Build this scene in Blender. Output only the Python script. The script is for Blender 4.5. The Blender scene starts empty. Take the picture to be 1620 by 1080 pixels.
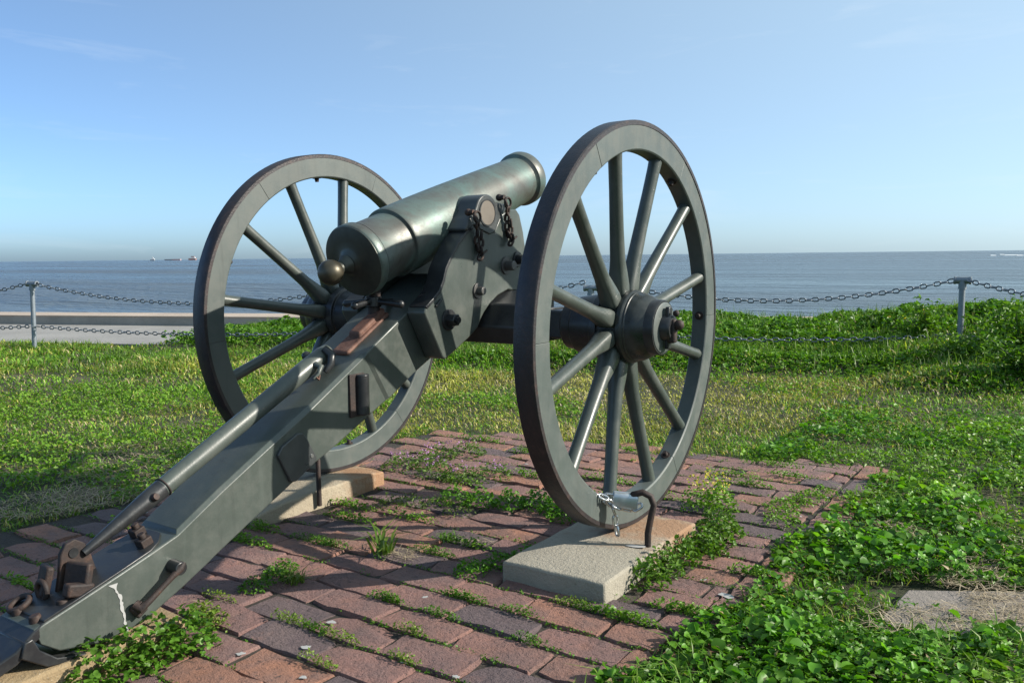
import bpy, bmesh, math, random
import numpy as np
from mathutils import Vector, Matrix, Quaternion

random.seed(7)
rng = np.random.default_rng(11)
SC = bpy.context.scene
COL = SC.collection

# ------------------------------------------------------------------ camera
CAM = Vector((2.160, -2.813, 1.069))
RV = Vector((0.82567, 0.56404, -0.01134)); UV = Vector((-0.04641, 0.08794, 0.99504)); FV = Vector((-0.56224, 0.82105, -0.09879))
cd = bpy.data.cameras.new('camera'); cd.lens = 30.245; cd.sensor_width = 36; cd.clip_start = 0.05; cd.clip_end = 90000
cam = bpy.data.objects.new('camera', cd); COL.objects.link(cam); SC.camera = cam
cam.matrix_world = Matrix(((RV.x, UV.x, -FV.x, CAM.x), (RV.y, UV.y, -FV.y, CAM.y), (RV.z, UV.z, -FV.z, CAM.z), (0, 0, 0, 1)))

# ------------------------------------------------------------------ sky and sun
SUN = Vector((1.62, 0.88, 1.0)).normalized()          # direction towards the sun
sun_el = math.asin(SUN.z); sun_az = math.atan2(SUN.x, SUN.y)
W = bpy.data.worlds.new('World'); SC.world = W; W.use_nodes = True
nt = W.node_tree; nt.nodes.clear()
out = nt.nodes.new('ShaderNodeOutputWorld'); bg = nt.nodes.new('ShaderNodeBackground')
sky = nt.nodes.new('ShaderNodeTexSky'); sky.sky_type = 'NISHITA'; sky.sun_disc = False
sky.sun_elevation = sun_el; sky.sun_rotation = sun_az; sky.altitude = 0; sky.air_density = 0.5; sky.dust_density = 1.3; sky.ozone_density = 2.5
bg.inputs['Strength'].default_value = 0.13
# thin cirrus wisps
tc = nt.nodes.new('ShaderNodeTexCoord'); mp = nt.nodes.new('ShaderNodeMapping'); mp.inputs['Scale'].default_value = (2.2, 2.2, 15.0)
mp.inputs['Rotation'].default_value = (0.06, 0.05, 0.3)
nz = nt.nodes.new('ShaderNodeTexNoise'); nz.inputs['Scale'].default_value = 2.1; nz.inputs['Detail'].default_value = 7; nz.inputs['Roughness'].default_value = 0.62
nz.inputs['Distortion'].default_value = 0.5
cr = nt.nodes.new('ShaderNodeValToRGB'); cr.color_ramp.elements[0].position = 0.56; cr.color_ramp.elements[1].position = 0.92
mx = nt.nodes.new('ShaderNodeMix'); mx.data_type = 'RGBA'
mx.inputs['B'].default_value = (4.0, 4.4, 4.8, 1)
ml = nt.nodes.new('ShaderNodeMath'); ml.operation = 'MULTIPLY'; ml.inputs[1].default_value = 0.28
nt.links.new(tc.outputs['Generated'], mp.inputs['Vector']); nt.links.new(mp.outputs['Vector'], nz.inputs['Vector'])
nt.links.new(nz.outputs['Fac'], cr.inputs['Fac']); nt.links.new(cr.outputs['Color'], ml.inputs[0]); nt.links.new(ml.outputs[0], mx.inputs['Factor'])
# thin haze, whiter towards the sun's side of the sky
dp = nt.nodes.new('ShaderNodeVectorMath'); dp.operation = 'DOT_PRODUCT'; dp.inputs[1].default_value = SUN
hr = nt.nodes.new('ShaderNodeMapRange'); hr.inputs['From Min'].default_value = -0.55; hr.inputs['From Max'].default_value = 1.0; hr.inputs['To Min'].default_value = 0.0; hr.inputs['To Max'].default_value = 0.9
hz = nt.nodes.new('ShaderNodeMix'); hz.data_type = 'RGBA'; hz.inputs['B'].default_value = (3.5, 4.0, 4.4, 1)
nt.links.new(tc.outputs['Generated'], dp.inputs[0]); nt.links.new(dp.outputs['Value'], hr.inputs['Value']); nt.links.new(hr.outputs[0], hz.inputs['Factor'])
nt.links.new(sky.outputs['Color'], hz.inputs['A']); tint = nt.nodes.new('ShaderNodeMix'); tint.data_type = 'RGBA'; tint.blend_type = 'MULTIPLY'; tint.inputs['Factor'].default_value = 1.0; tint.inputs['B'].default_value = (0.86, 1.005, 1.03, 1)
nt.links.new(hz.outputs['Result'], tint.inputs['A']); nt.links.new(tint.outputs['Result'], mx.inputs['A']); nt.links.new(mx.outputs['Result'], bg.inputs['Color']); nt.links.new(bg.outputs[0], out.inputs[0])

sd = bpy.data.lights.new('sun', 'SUN'); sd.energy = 5.0; sd.angle = math.radians(0.53); sd.color = (1.0, 0.93, 0.82)
so = bpy.data.objects.new('sun', sd); COL.objects.link(so); so.rotation_euler = SUN.to_track_quat('Z', 'Y').to_euler(); so.location = (8, 2, 8)

SC.view_settings.view_transform = 'Standard'; SC.view_settings.look = 'None'; SC.view_settings.gamma = 1.0
SC.view_settings.exposure = 0.8
SC.render.engine = 'CYCLES'; SC.cycles.max_bounces = 4; SC.cycles.diffuse_bounces = 2; SC.cycles.glossy_bounces = 3; SC.cycles.transmission_bounces = 3; SC.cycles.use_denoising = True

# ------------------------------------------------------------------ materials
def NT(name):
    m = bpy.data.materials.new(name); m.use_nodes = True; t = m.node_tree
    return m, t, t.nodes['Principled BSDF']
def N(t, typ, **kw):
    n = t.nodes.new(typ)
    for k, v in kw.items():
        if hasattr(n, k): setattr(n, k, v)
        else: n.inputs[k].default_value = v
    return n
def noise(t, scale, detail=4, rough=0.55, vec=None, dist=0.0):
    n = N(t, 'ShaderNodeTexNoise'); n.inputs['Scale'].default_value = scale; n.inputs['Detail'].default_value = detail
    n.inputs['Roughness'].default_value = rough; n.inputs['Distortion'].default_value = dist
    if vec is None:
        c = t.nodes.get('TC') or N(t, 'ShaderNodeTexCoord'); c.name = 'TC'; vec = c.outputs['Object']
    t.links.new(vec, n.inputs['Vector']); return n.outputs['Fac']
def ramp(t, fac, stops):
    r = N(t, 'ShaderNodeValToRGB'); e = r.color_ramp.elements
    while len(e) < len(stops): e.new(0.5)
    for i, (p, c) in enumerate(stops):
        e[i].position = p; e[i].color = (c[0], c[1], c[2], 1) if not isinstance(c, (int, float)) else (c, c, c, 1)
    t.links.new(fac, r.inputs['Fac']); return r.outputs['Color']
def mix(t, fac, a, b, mode='MIX'):
    m = N(t, 'ShaderNodeMix'); m.data_type = 'RGBA'; m.blend_type = mode
    for v, k in ((fac, 'Factor'), (a, 'A'), (b, 'B')):
        if isinstance(v, bpy.types.NodeSocket): t.links.new(v, m.inputs[k])
        elif isinstance(v, (int, float)): m.inputs[k].default_value = v
        else: m.inputs[k].default_value = (v[0], v[1], v[2], 1)
    return m.outputs['Result']
def bump(t, b, h, strength, dist, prev=None):
    n = N(t, 'ShaderNodeBump'); n.inputs['Strength'].default_value = strength; n.inputs['Distance'].default_value = dist
    t.links.new(h, n.inputs['Height'])
    if prev is not None: t.links.new(prev, n.inputs['Normal'])
    t.links.new(n.outputs['Normal'], b.inputs['Normal']); return n.outputs['Normal']
def setv(b, **kw):
    for k, v in kw.items():
        k = k.replace('_', ' ')
        b.inputs[k].default_value = (v[0], v[1], v[2], 1) if isinstance(v, tuple) else v

def paint(name, base, chip, rough=0.42, dust=0.25, chipamt=0.70):
    m, t, b = NT(name)
    n1 = noise(t, 3.0, 6, 0.6); n2 = noise(t, 38, 5, 0.65); n3 = noise(t, 160, 3, 0.5); n4 = noise(t, 11, 6, 0.7)
    lo = tuple(c * 0.84 for c in base); hi = tuple(c * 1.14 + 0.004 for c in base)
    c = ramp(t, n1, [(0.3, lo), (0.7, hi)])
    c = mix(t, ramp(t, n4, [(0.46, 0), (0.72, dust * 1.5)]), c, (0.105, 0.108, 0.095))
    mpn = N(t, 'ShaderNodeMapping'); mpn.inputs['Scale'].default_value = (26, 26, 1.6); t.links.new(t.nodes['TC'].outputs['Object'], mpn.inputs['Vector'])
    st = noise(t, 1.0, 5, 0.65, mpn.outputs['Vector'])
    c = mix(t, ramp(t, st, [(0.56, 0), (0.74, 0.42)]), c, tuple(x * 0.45 + 0.006 for x in base)); c = mix(t, ramp(t, st, [(0.28, 0.4), (0.42, 0)]), c, tuple(x * 1.35 + 0.01 for x in base))
    c = mix(t, ramp(t, n2, [(chipamt, 0), (chipamt + 0.07, 1)]), c, chip)
    t.links.new(c, b.inputs['Base Color'])
    t.links.new(ramp(t, n4, [(0.3, rough - 0.1), (0.75, rough + 0.18)]), b.inputs['Roughness'])
    bump(t, b, n3, 0.12, 0.002)
    return m
M = {}
M['green'] = paint('olive_paint', (0.049, 0.060, 0.053), (0.035, 0.024, 0.02), 0.36)
M['black'] = paint('black_iron_paint', (0.012, 0.013, 0.015), (0.05, 0.025, 0.018), 0.34, 0.12, 0.69)
M['rim'] = paint('rim_paint', (0.063, 0.077, 0.072), (0.07, 0.05, 0.045), 0.48, 0.3, 0.72)

def mk_rust(name, a, bcol, d, rough=0.7):
    m, t, b = NT(name); n1 = noise(t, 22, 6, 0.7); n2 = noise(t, 120, 4, 0.6)
    c = ramp(t, n1, [(0.35, a), (0.55, bcol), (0.72, d)])
    t.links.new(c, b.inputs['Base Color']); setv(b, Roughness=rough, Metallic=0.15); bump(t, b, n2, 0.45, 0.003); return m
M['rust'] = mk_rust('rusty_iron', (0.015, 0.011, 0.011), (0.032, 0.019, 0.015), (0.075, 0.036, 0.023))
M['tyre'] = mk_rust('tyre_iron', (0.016, 0.015, 0.018), (0.026, 0.020, 0.021), (0.06, 0.036, 0.032), 0.45)
M['rustplate'] = mk_rust('orange_rust', (0.07, 0.032, 0.022), (0.13, 0.06, 0.04), (0.19, 0.11, 0.08), 0.7)

m, t, b = NT('bronze_patina'); n1 = noise(t, 4.5, 6, 0.62, dist=0.6); n2 = noise(t, 30, 6, 0.7); n3 = noise(t, 220, 3, 0.6); n4 = noise(t, 9, 4, 0.6)
c = ramp(t, n1, [(0.28, (0.062, 0.056, 0.048)), (0.44, (0.088, 0.098, 0.088)), (0.58, (0.095, 0.142, 0.128)), (0.75, (0.15, 0.20, 0.18))])
c = mix(t, ramp(t, n2, [(0.50, 0), (0.75, 0.5)]), c, (0.035, 0.035, 0.033)); c = mix(t, ramp(t, n4, [(0.66, 0), (0.8, 0.3)]), c, (0.11, 0.065, 0.045))
t.links.new(c, b.inputs['Base Color']); t.links.new(ramp(t, n2, [(0.3, 0.34), (0.7, 0.52)]), b.inputs['Roughness']); setv(b, Metallic=0.3); bump(t, b, n3, 0.22, 0.0015); M['bronze'] = m
m, t, b = NT('breech_bronze'); n1 = noise(t, 10, 6, 0.62); n2 = noise(t, 200, 3, 0.6)
t.links.new(ramp(t, n1, [(0.3, (0.035, 0.037, 0.033)), (0.7, (0.07, 0.075, 0.062))]), b.inputs['Base Color']); setv(b, Metallic=0.5, Roughness=0.42); bump(t, b, n2, 0.25, 0.0015); M['breech'] = m
m, t, b = NT('knob_bronze'); n1 = noise(t, 18, 5, 0.6)
t.links.new(ramp(t, n1, [(0.3, (0.035, 0.032, 0.024)), (0.7, (0.09, 0.078, 0.052))]), b.inputs['Base Color']); setv(b, Metallic=0.55, Roughness=0.42); M['knob'] = m

def galv(name, col, metal, rough):
    m, t, b = NT(name); n1 = noise(t, 35, 4, 0.6); n2 = noise(t, 9, 5, 0.7)
    c = ramp(t, n1, [(0.3, tuple(x * 0.8 for x in col)), (0.7, tuple(x * 1.12 for x in col))])
    c = mix(t, ramp(t, n2, [(0.64, 0), (0.74, 0.7)]), c, (0.14, 0.07, 0.045))
    t.links.new(c, b.inputs['Base Color']); setv(b, Metallic=metal, Roughness=rough); return m
M['galv'] = galv('galvanised_pipe', (0.20, 0.23, 0.26), 0.5, 0.5)
M['chain'] = galv('galvanised_chain', (0.12, 0.14, 0.165), 0.5, 0.4)
M['steel'] = galv('bright_chain', (0.50, 0.50, 0.50), 0.9, 0.28)
M['lock'] = galv('padlock_body', (0.42, 0.46, 0.49), 0.75, 0.36)
M['white'] = NT('white_splash')[0]; setv(M['white'].node_tree.nodes['Principled BSDF'], Base_Color=(0.30, 0.30, 0.295), Roughness=0.9)

def concrete(name, base, stain=None, scale=1.0, rough=0.9):
    m, t, b = NT(name); n1 = noise(t, 3.5 * scale, 6, 0.65); n2 = noise(t, 60 * scale, 5, 0.7); n3 = noise(t, 180 * scale, 3, 0.6)
    c = ramp(t, n1, [(0.3, tuple(x * 0.78 for x in base)), (0.7, tuple(x * 1.12 for x in base))])
    c = mix(t, ramp(t, n2, [(0.30, 0.7), (0.40, 0.0)]), c, tuple(x * 0.5 for x in base))
    c = mix(t, ramp(t, n3, [(0.62, 0), (0.72, 0.5)]), c, (0.42, 0.40, 0.35))
    if stain is not None:
        tcn = t.nodes['TC']; 
        vs = N(t, 'ShaderNodeVectorMath', operation='DISTANCE'); vs.inputs[1].default_value = stain[0]
        t.links.new(tcn.outputs['Object'], vs.inputs[0])
        ad = N(t, 'ShaderNodeMath', operation='ADD'); t.links.new(vs.outputs['Value'], ad.inputs[0])
        nn = noise(t, 7, 5, 0.7); mm = N(t, 'ShaderNodeMath', operation='MULTIPLY_ADD'); t.links.new(nn, mm.inputs[0]); mm.inputs[1].default_value = 0.9; mm.inputs[2].default_value = -0.42
        t.links.new(mm.outputs[0], ad.inputs[1])
        c = mix(t, ramp(t, ad.outputs[0], [(stain[1] * 0.25, 0.8), (stain[1], 0.0)]), c, (0.25, 0.125, 0.058))
    t.links.new(c, b.inputs['Base Color']); setv(b, Roughness=rough)
    nb = bump(t, b, n2, 0.8, 0.008); bump(t, b, n3, 0.5, 0.004, nb); return m
M['block_r'] = concrete('block_concrete', (0.27, 0.245, 0.195), ((0.93, 0.02, 0.09), 0.38))
M['block_l'] = concrete('block_concrete_rusty', (0.30, 0.255, 0.185), ((-0.58, 0.05, 0.09), 0.34))
M['block_t'] = concrete('block_concrete_tail', (0.26, 0.19, 0.105))
M['walk'] = concrete('walkway_concrete', (0.24, 0.23, 0.215), None, 0.35)
M['wall'] = concrete('seawall_concrete', (0.27, 0.255, 0.225), None, 0.5)
M['wall_top'] = concrete('seawall_top', (0.36, 0.29, 0.23), None, 0.5)
M['slab'] = concrete('slab_concrete', (0.20, 0.175, 0.155), None, 0.8)

# brick: colour differs from brick to brick through the object's own random number
m, t, b = NT('paving_brick'); oi = N(t, 'ShaderNodeObjectInfo'); tcn = N(t, 'ShaderNodeTexCoord'); tcn.name = 'TC'
geo = N(t, 'ShaderNodeNewGeometry')
n1 = noise(t, 9, 6, 0.68, geo.outputs['Position']); n2 = noise(t, 55, 6, 0.72, geo.outputs['Position']); n3 = noise(t, 240, 3, 0.6, geo.outputs['Position']); n4 = noise(t, 2.4, 4, 0.6, geo.outputs['Position'])
c = ramp(t, oi.outputs['Random'], [(0.0, (0.105, 0.075, 0.080)), (0.15, (0.125, 0.085, 0.088)), (0.21, (0.215, 0.118, 0.104)), (0.55, (0.25, 0.130, 0.108)), (0.8, (0.285, 0.140, 0.100)), (1.0, (0.31, 0.145, 0.090))])
c = mix(t, ramp(t, n1, [(0.40, 0.0), (0.70, 0.65)]), c, (0.105, 0.080, 0.082))
c = mix(t, ramp(t, n1, [(0.28, 0.45), (0.42, 0.0)]), c, (0.27, 0.125, 0.075))
c = mix(t, ramp(t, n2, [(0.33, 0.9), (0.43, 0.0)]), c, (0.030, 0.022, 0.022))
c = mix(t, ramp(t, n3, [(0.60, 0), (0.75, 0.35)]), c, (0.30, 0.22, 0.19))
c = mix(t, ramp(t, n4, [(0.50, 0), (0.70, 0.4)]), c, (0.085, 0.062, 0.06)); c = mix(t, ramp(t, n4, [(0.30, 0.35), (0.45, 0)]), c, (0.27, 0.19, 0.165))
t.links.new(c, b.inputs['Base Color']); setv(b, Roughness=0.88)
nb = bump(t, b, n2, 1.0, 0.014); nb = bump(t, b, n1, 0.8, 0.022, nb); bump(t, b, n3, 0.6, 0.005, nb); M['brick'] = m

def mk_ground(name, a, c2, d):
    m, t, b = NT(name); n1 = noise(t, 1.3, 6, 0.65); n2 = noise(t, 45, 6, 0.7)
    c = ramp(t, n1, [(0.38, a), (0.50, c2), (0.62, d)]); c = mix(t, ramp(t, n2, [(0.35, 0.7), (0.6, 0)]), c, tuple(x * 0.4 for x in a))
    t.links.new(c, b.inputs['Base Color']); setv(b, Roughness=0.95); bump(t, b, n2, 0.8, 0.02); return m
M['soil'] = mk_ground('lawn_soil', (0.026, 0.034, 0.010), (0.045, 0.048, 0.018), (0.12, 0.10, 0.055))
M['sand'] = mk_ground('joint_soil', (0.030, 0.025, 0.020), (0.045, 0.036, 0.028), (0.07, 0.055, 0.04))
M['bank'] = mk_ground('bank_soil', (0.012, 0.022, 0.006), (0.018, 0.030, 0.009), (0.03, 0.035, 0.014))

def mk_leaf(name, rough=0.42, trans=0.30):
    m, t, b = NT(name); a = N(t, 'ShaderNodeAttribute'); a.attribute_name = 'col'
    t.links.new(a.outputs['Color'], b.inputs['Base Color']); setv(b, Roughness=rough)
    b.inputs['Specular IOR Level'].default_value = 0.22
    tr = N(t, 'ShaderNodeBsdfTranslucent'); t.links.new(mix(t, 1.0, a.outputs['Color'], (1.5, 1.7, 0.55), 'MULTIPLY'), tr.inputs['Color'])
    ms = N(t, 'ShaderNodeMixShader'); ms.inputs[0].default_value = trans
    o = t.nodes['Material Output']; t.links.new(b.outputs[0], ms.inputs[1]); t.links.new(tr.outputs[0], ms.inputs[2]); t.links.new(ms.outputs[0], o.inputs['Surface']); return m
M['leaf'] = mk_leaf('foliage'); M['straw'] = mk_leaf('dry_straw', 0.8, 0.1)

# sea
m, t, b = NT('sea_water'); geo = N(t, 'ShaderNodeNewGeometry')
def wav(scale, sx, sy, rot, detail):
    mpn = N(t, 'ShaderNodeMapping'); mpn.inputs['Rotation'].default_value = (0, 0, rot); mpn.inputs['Scale'].default_value = (sx, sy, 1)
    t.links.new(geo.outputs['Position'], mpn.inputs['Vector']); return noise(t, scale, detail, 0.6, mpn.outputs['Vector'])
w1 = wav(0.9, 0.45, 1.0, 0.55, 6); w2 = wav(0.12, 0.35, 1.0, 0.65, 5); w3 = wav(0.02, 0.2, 1.0, 0.6, 4)
c = ramp(t, w3, [(0.35, (0.034, 0.056, 0.070)), (0.65, (0.075, 0.082, 0.082))])
t.links.new(c, b.inputs['Base Color']); t.links.new(ramp(t, w3, [(0.36, 0.16), (0.64, 0.34)]), b.inputs['Roughness']); setv(b, IOR=1.33)
nb = bump(t, b, w1, 1.0, 0.75); bump(t, b, w2, 1.0, 3.2, nb); M['sea'] = m
def flat(name, col, rough=0.6, metal=0.0):
    m, t, b = NT(name); n1 = noise(t, 12, 4, 0.6)
    t.links.new(ramp(t, n1, [(0.3, tuple(x * 0.85 for x in col)), (0.7, tuple(x * 1.1 for x in col))]), b.inputs['Base Color']); setv(b, Roughness=rough, Metallic=metal); return m
M['foam'] = flat('sea_foam', (0.75, 0.77, 0.78)); M['ship_white'] = flat('ship_white', (0.5, 0.52, 0.54)); M['ship_red'] = flat('ship_red', (0.25, 0.17, 0.17)); M['ship_dark'] = flat('ship_dark', (0.17, 0.20, 0.24)); M['ship_pink'] = flat('ship_grey_red', (0.30, 0.24, 0.27))  # ship colours greyed, distance haze put into the tones
M['inner'] = flat('trunnion_face', (0.125, 0.108, 0.09), 0.55, 0.3)

M['hubgreen'] = paint('hub_paint', (0.014, 0.017, 0.016), (0.07, 0.05, 0.04), 0.30, 0.15, 0.72)
M['boltgrey'] = paint('bolt_paint', (0.052, 0.048, 0.046), (0.09, 0.045, 0.03), 0.38, .2, .66)
M['capgrey'] = paint('cap_paint', (0.036, 0.040, 0.041), (0.06, 0.035, 0.028), 0.36, .2, .66)
M['stem'] = flat('green_stem', (.06, .10, .02))

# ------------------------------------------------------------------ mesh helpers
def finish(bm, name, mat, parent=None, smooth=35, bevel=0.0, seg=2, shear=None):
    if shear: shear(bm)
    bmesh.ops.recalc_face_normals(bm, faces=bm.faces)
    me = bpy.data.meshes.new(name); bm.to_mesh(me); bm.free()
    return from_mesh(me, name, mat, parent, smooth, bevel, seg)
def from_mesh(me, name, mat, parent=None, smooth=35, bevel=0.0, seg=2):
    if mat is not None and not me.materials: me.materials.append(M[mat] if isinstance(mat, str) else mat)
    o = bpy.data.objects.new(name, me); COL.objects.link(o)
    if parent is not None: o.parent = parent
    if smooth:
        for p in me.polygons: p.use_smooth = True
        me.set_sharp_from_angle(angle=math.radians(smooth))
    if bevel:
        md = o.modifiers.new('bevel', 'BEVEL'); md.width = bevel; md.segments = seg; md.limit_method = 'ANGLE'; md.angle_limit = math.radians(30); md.harden_normals = False
    return o
def tag(o, label, cat=None, group=None, kind=None):
    if label: o['label'] = label
    if cat: o['category'] = cat
    if group: o['group'] = group
    if kind: o['kind'] = kind
    return o
def empty(name, loc=(0, 0, 0)):
    o = bpy.data.objects.new(name, None); o.location = loc; o.empty_display_size = 0.1; COL.objects.link(o); return o
def frame(d, up=Vector((0, 0, 1))):
    d = Vector(d).normalized()
    if abs(d.dot(up)) > 0.97: up = Vector((0, 1, 0)) if abs(d.y) < 0.9 else Vector((1, 0, 0))
    s = d.cross(up).normalized(); u = s.cross(d).normalized(); return d, s, u
def ring_faces(bm, rings, closed=True, caps=True):
    n = len(rings[0])
    for a, b_ in zip(rings[:-1], rings[1:]):
        for i in range(n if closed else n - 1):
            j = (i + 1) % n; bm.faces.new((a[i], a[j], b_[j], b_[i]))
    if caps:
        bm.faces.new(rings[0]); bm.faces.new(list(reversed(rings[-1])))
def lathe(bm, o, d, prof, n=40, caps=True):
    d, s, u = frame(d); o = Vector(o); rings = []
    for (q, r) in prof:
        rings.append([bm.verts.new(o + d * q + (s * math.cos(2 * math.pi * i / n) + u * math.sin(2 * math.pi * i / n)) * r) for i in range(n)])
    ring_faces(bm, rings, True, caps)
def lathe_closed(bm, o, d, prof, n=96):
    """closed profile loop (q, r) turned round the axis: a ring"""
    d, s, u = frame(d); o = Vector(o); rings = []
    for i in range(n):
        a = 2 * math.pi * i / n; rv = s * math.cos(a) + u * math.sin(a)
        rings.append([bm.verts.new(o + d * q + rv * r) for q, r in prof])
    k = len(prof)
    for i in range(n):
        A = rings[i]; B = rings[(i + 1) % n]
        for j in range(k): bm.faces.new((A[j], A[(j + 1) % k], B[(j + 1) % k], B[j]))
def cyl(bm, a, b_, r0, r1=None, n=20):
    a = Vector(a); b_ = Vector(b_); lathe(bm, a, b_ - a, [(0, r0), ((b_ - a).length, r0 if r1 is None else r1)], n)
def sphere(bm, c, r, n=16):
    bmesh.ops.create_uvsphere(bm, u_segments=n, v_segments=n // 2 + 2, radius=r, matrix=Matrix.Translation(Vector(c)))
def box(bm, c, size, rot=None):
    mt = Matrix.Translation(Vector(c)) @ (rot.to_4x4() if rot is not None else Matrix.Identity(4)) @ Matrix.Diagonal((size[0], size[1], size[2], 1))
    bmesh.ops.create_cube(bm, size=1.0, matrix=mt)
def prism(bm, poly, x0, x1):
    """(y, z) outline extruded along x"""
    A = [bm.verts.new((x0, y, z)) for y, z in poly]; B = [bm.verts.new((x1, y, z)) for y, z in poly]
    ring_faces(bm, [A, B])
def tube(bm, pts, r, n=10, closed=False):
    pts = [Vector(p) for p in pts]; rs = r if isinstance(r, (list, tuple)) else [r] * len(pts); rings = []; m_ = len(pts); up = None
    for i, p in enumerate(pts):
        d = (pts[(i + 1) % m_] - pts[i - 1]) if closed else (pts[min(i + 1, m_ - 1)] - pts[max(i - 1, 0)])
        d.normalize()
        if up is None: _, s, u = frame(d)
        else:
            s = d.cross(up)
            if s.length < 1e-4: _, s, u = frame(d)
            s.normalize(); u = s.cross(d).normalized()
        up = u
        rings.append([bm.verts.new(p + (s * math.cos(2 * math.pi * k / n) + u * math.sin(2 * math.pi * k / n)) * rs[i]) for k in range(n)])
    if closed:
        rings.append(rings[0])
        for a, b_ in zip(rings[:-1], rings[1:]):
            for k in range(n): bm.faces.new((a[k], a[(k + 1) % n], b_[(k + 1) % n], b_[k]))
    else: ring_faces(bm, rings)
def B(): return bmesh.new()

# ================================================================== SETTING
def noise2(x, y, s, seed=0):
    """smooth lattice noise in 0..1 (numpy)"""
    x = np.asarray(x, float) * s + seed * 17.3; y = np.asarray(y, float) * s - seed * 9.1
    xi = np.floor(x).astype(np.int64); yi = np.floor(y).astype(np.int64); fx = x - xi; fy = y - yi
    fx = fx * fx * (3 - 2 * fx); fy = fy * fy * (3 - 2 * fy)
    def h(a, b_):
        v = (a * 374761393 + b_ * 668265263 + seed * 1442695) & 0x7fffffff
        v = ((v ^ (v >> 13)) * 1274126177) & 0x7fffffff
        return ((v ^ (v >> 16)) & 0xffff) / 65535.0
    return (h(xi, yi) * (1 - fx) + h(xi + 1, yi) * fx) * (1 - fy) + (h(xi, yi + 1) * (1 - fx) + h(xi + 1, yi + 1) * fx) * fy
def fbm(x, y, s, seed=0): return (noise2(x, y, s, seed) * 4 + noise2(x, y, s * 2.1, seed + 1) * 2 + noise2(x, y, s * 4.3, seed + 2)) / 7

FA = np.array([-8.525, 2.502]); FB = np.array([1.102, 6.054]); FD = (FB - FA) / np.linalg.norm(FB - FA); FN = np.array([-FD[1], FD[0]])   # fence line, normal to sea
def fs(x, y): return (x - FA[0]) * FD[0] + (y - FA[1]) * FD[1]
def fn(x, y): return (x - FA[0]) * FN[0] + (y - FA[1]) * FN[1]
WALL_N = 3.35       # front of the sea wall, metres behind the fence line
def sstep(a, b_, v): q = np.clip((v - a) / (b_ - a), 0, 1); return q * q * (3 - 2 * q)
def bank_h(x, y):
    """height of the weedy bank behind the fence"""
    s = fs(x, y); n = fn(x, y)
    h1 = 0.27 * sstep(4.6, 6.0, s) * (.45 * sstep(-0.95, -0.45, n) + .55 * sstep(0.0, 0.9, n)) * (1 - sstep(1.9, 3.2, n))
    h2 = 0.13 * sstep(0.9, 2.2, s) * (1 - sstep(5.0, 6.0, s)) * sstep(0.3, 0.8, n) * (1 - sstep(2.2, 3.3, n))
    h3 = 0.15 * sstep(9.0, 10.2, s) * sstep(-1.9, -1.3, n) * (1 - sstep(1.5, 3.2, n))
    return (h1 + h2 + h3) * (0.72 + 0.6 * fbm(x, y, 1.3, 5))

# ground sheet up to the sea wall
def ground_grid():
    ss = np.concatenate([np.linspace(-40, -4, 14), np.linspace(-3.5, 14, 90), np.linspace(15, 45, 12)])
    nn = np.concatenate([np.linspace(-45, -13, 12), np.linspace(-12, 3.45, 110)])
    S, Nn = np.meshgrid(ss, nn, indexing='ij'); X = FA[0] + S * FD[0] + Nn * FN[0]; Y = FA[1] + S * FD[1] + Nn * FN[1]
    flatm = (X > -1.9) & (X < 2.4) & (Y > -3) & (Y < 2.2)
    Z = bank_h(X, Y) - 0.018 + 0.03 * (fbm(X, Y, 0.6, 3) - 0.5) * (~flatm)
    me = bpy.data.meshes.new('ground'); v = np.stack([X, Y, Z], -1).reshape(-1, 3); a, b_ = S.shape
    idx = np.arange(a * b_).reshape(a, b_)
    f = np.stack([idx[:-1, :-1], idx[1:, :-1], idx[1:, 1:], idx[:-1, 1:]], -1).reshape(-1, 4)
    me.from_pydata(v.tolist(), [], f.tolist()); return me
g = from_mesh(ground_grid(), 'ground', 'soil', None, 60); tag(g, None, kind='structure')

def quad_strip(name, mat, s0, s1, n0, n1, z0, z1=None, bevel=0):
    """slab between fence-line coordinates"""
    bm = B(); P = lambda s, n, z: bm.verts.new((FA[0] + s * FD[0] + n * FN[0], FA[1] + s * FD[1] + n * FN[1], z))
    z1 = z0 - 0.3 if z1 is None else z1
    top = [P(s0, n0, z0), P(s1, n0, z0), P(s1, n1, z0), P(s0, n1, z0)]; bot = [P(s0, n0, z1), P(s1, n0, z1), P(s1, n1, z1), P(s0, n1, z1)]
    ring_faces(bm, [bot, top]); return finish(bm, name, mat, None, 30, bevel)
tag(quad_strip('walkway', 'walk', -30, 4.2, 0.62, WALL_N, 0.018, -0.05), None, kind='structure')
wl = quad_strip('sea_wall', 'wall', -40, 44, WALL_N, WALL_N + 0.72, 0.150, -3.0, 0.012)
tag(wl, 'low grey concrete sea wall running along the water', 'wall')
cp = quad_strip('coping', 'wall_top', -40, 44, WALL_N - 0.01, WALL_N + 0.74, 0.172, 0.1505, 0.008); cp.parent = wl

bm = B(); s_ = 42000
for q in ((-s_, -s_), (s_, -s_), (s_, s_), (-s_, s_)): bm.verts.new((q[0], q[1], -2.1))
bm.faces.new(list(bm.verts)); tag(finish(bm, 'sea', 'sea', None, 0), None, kind='structure')

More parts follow.
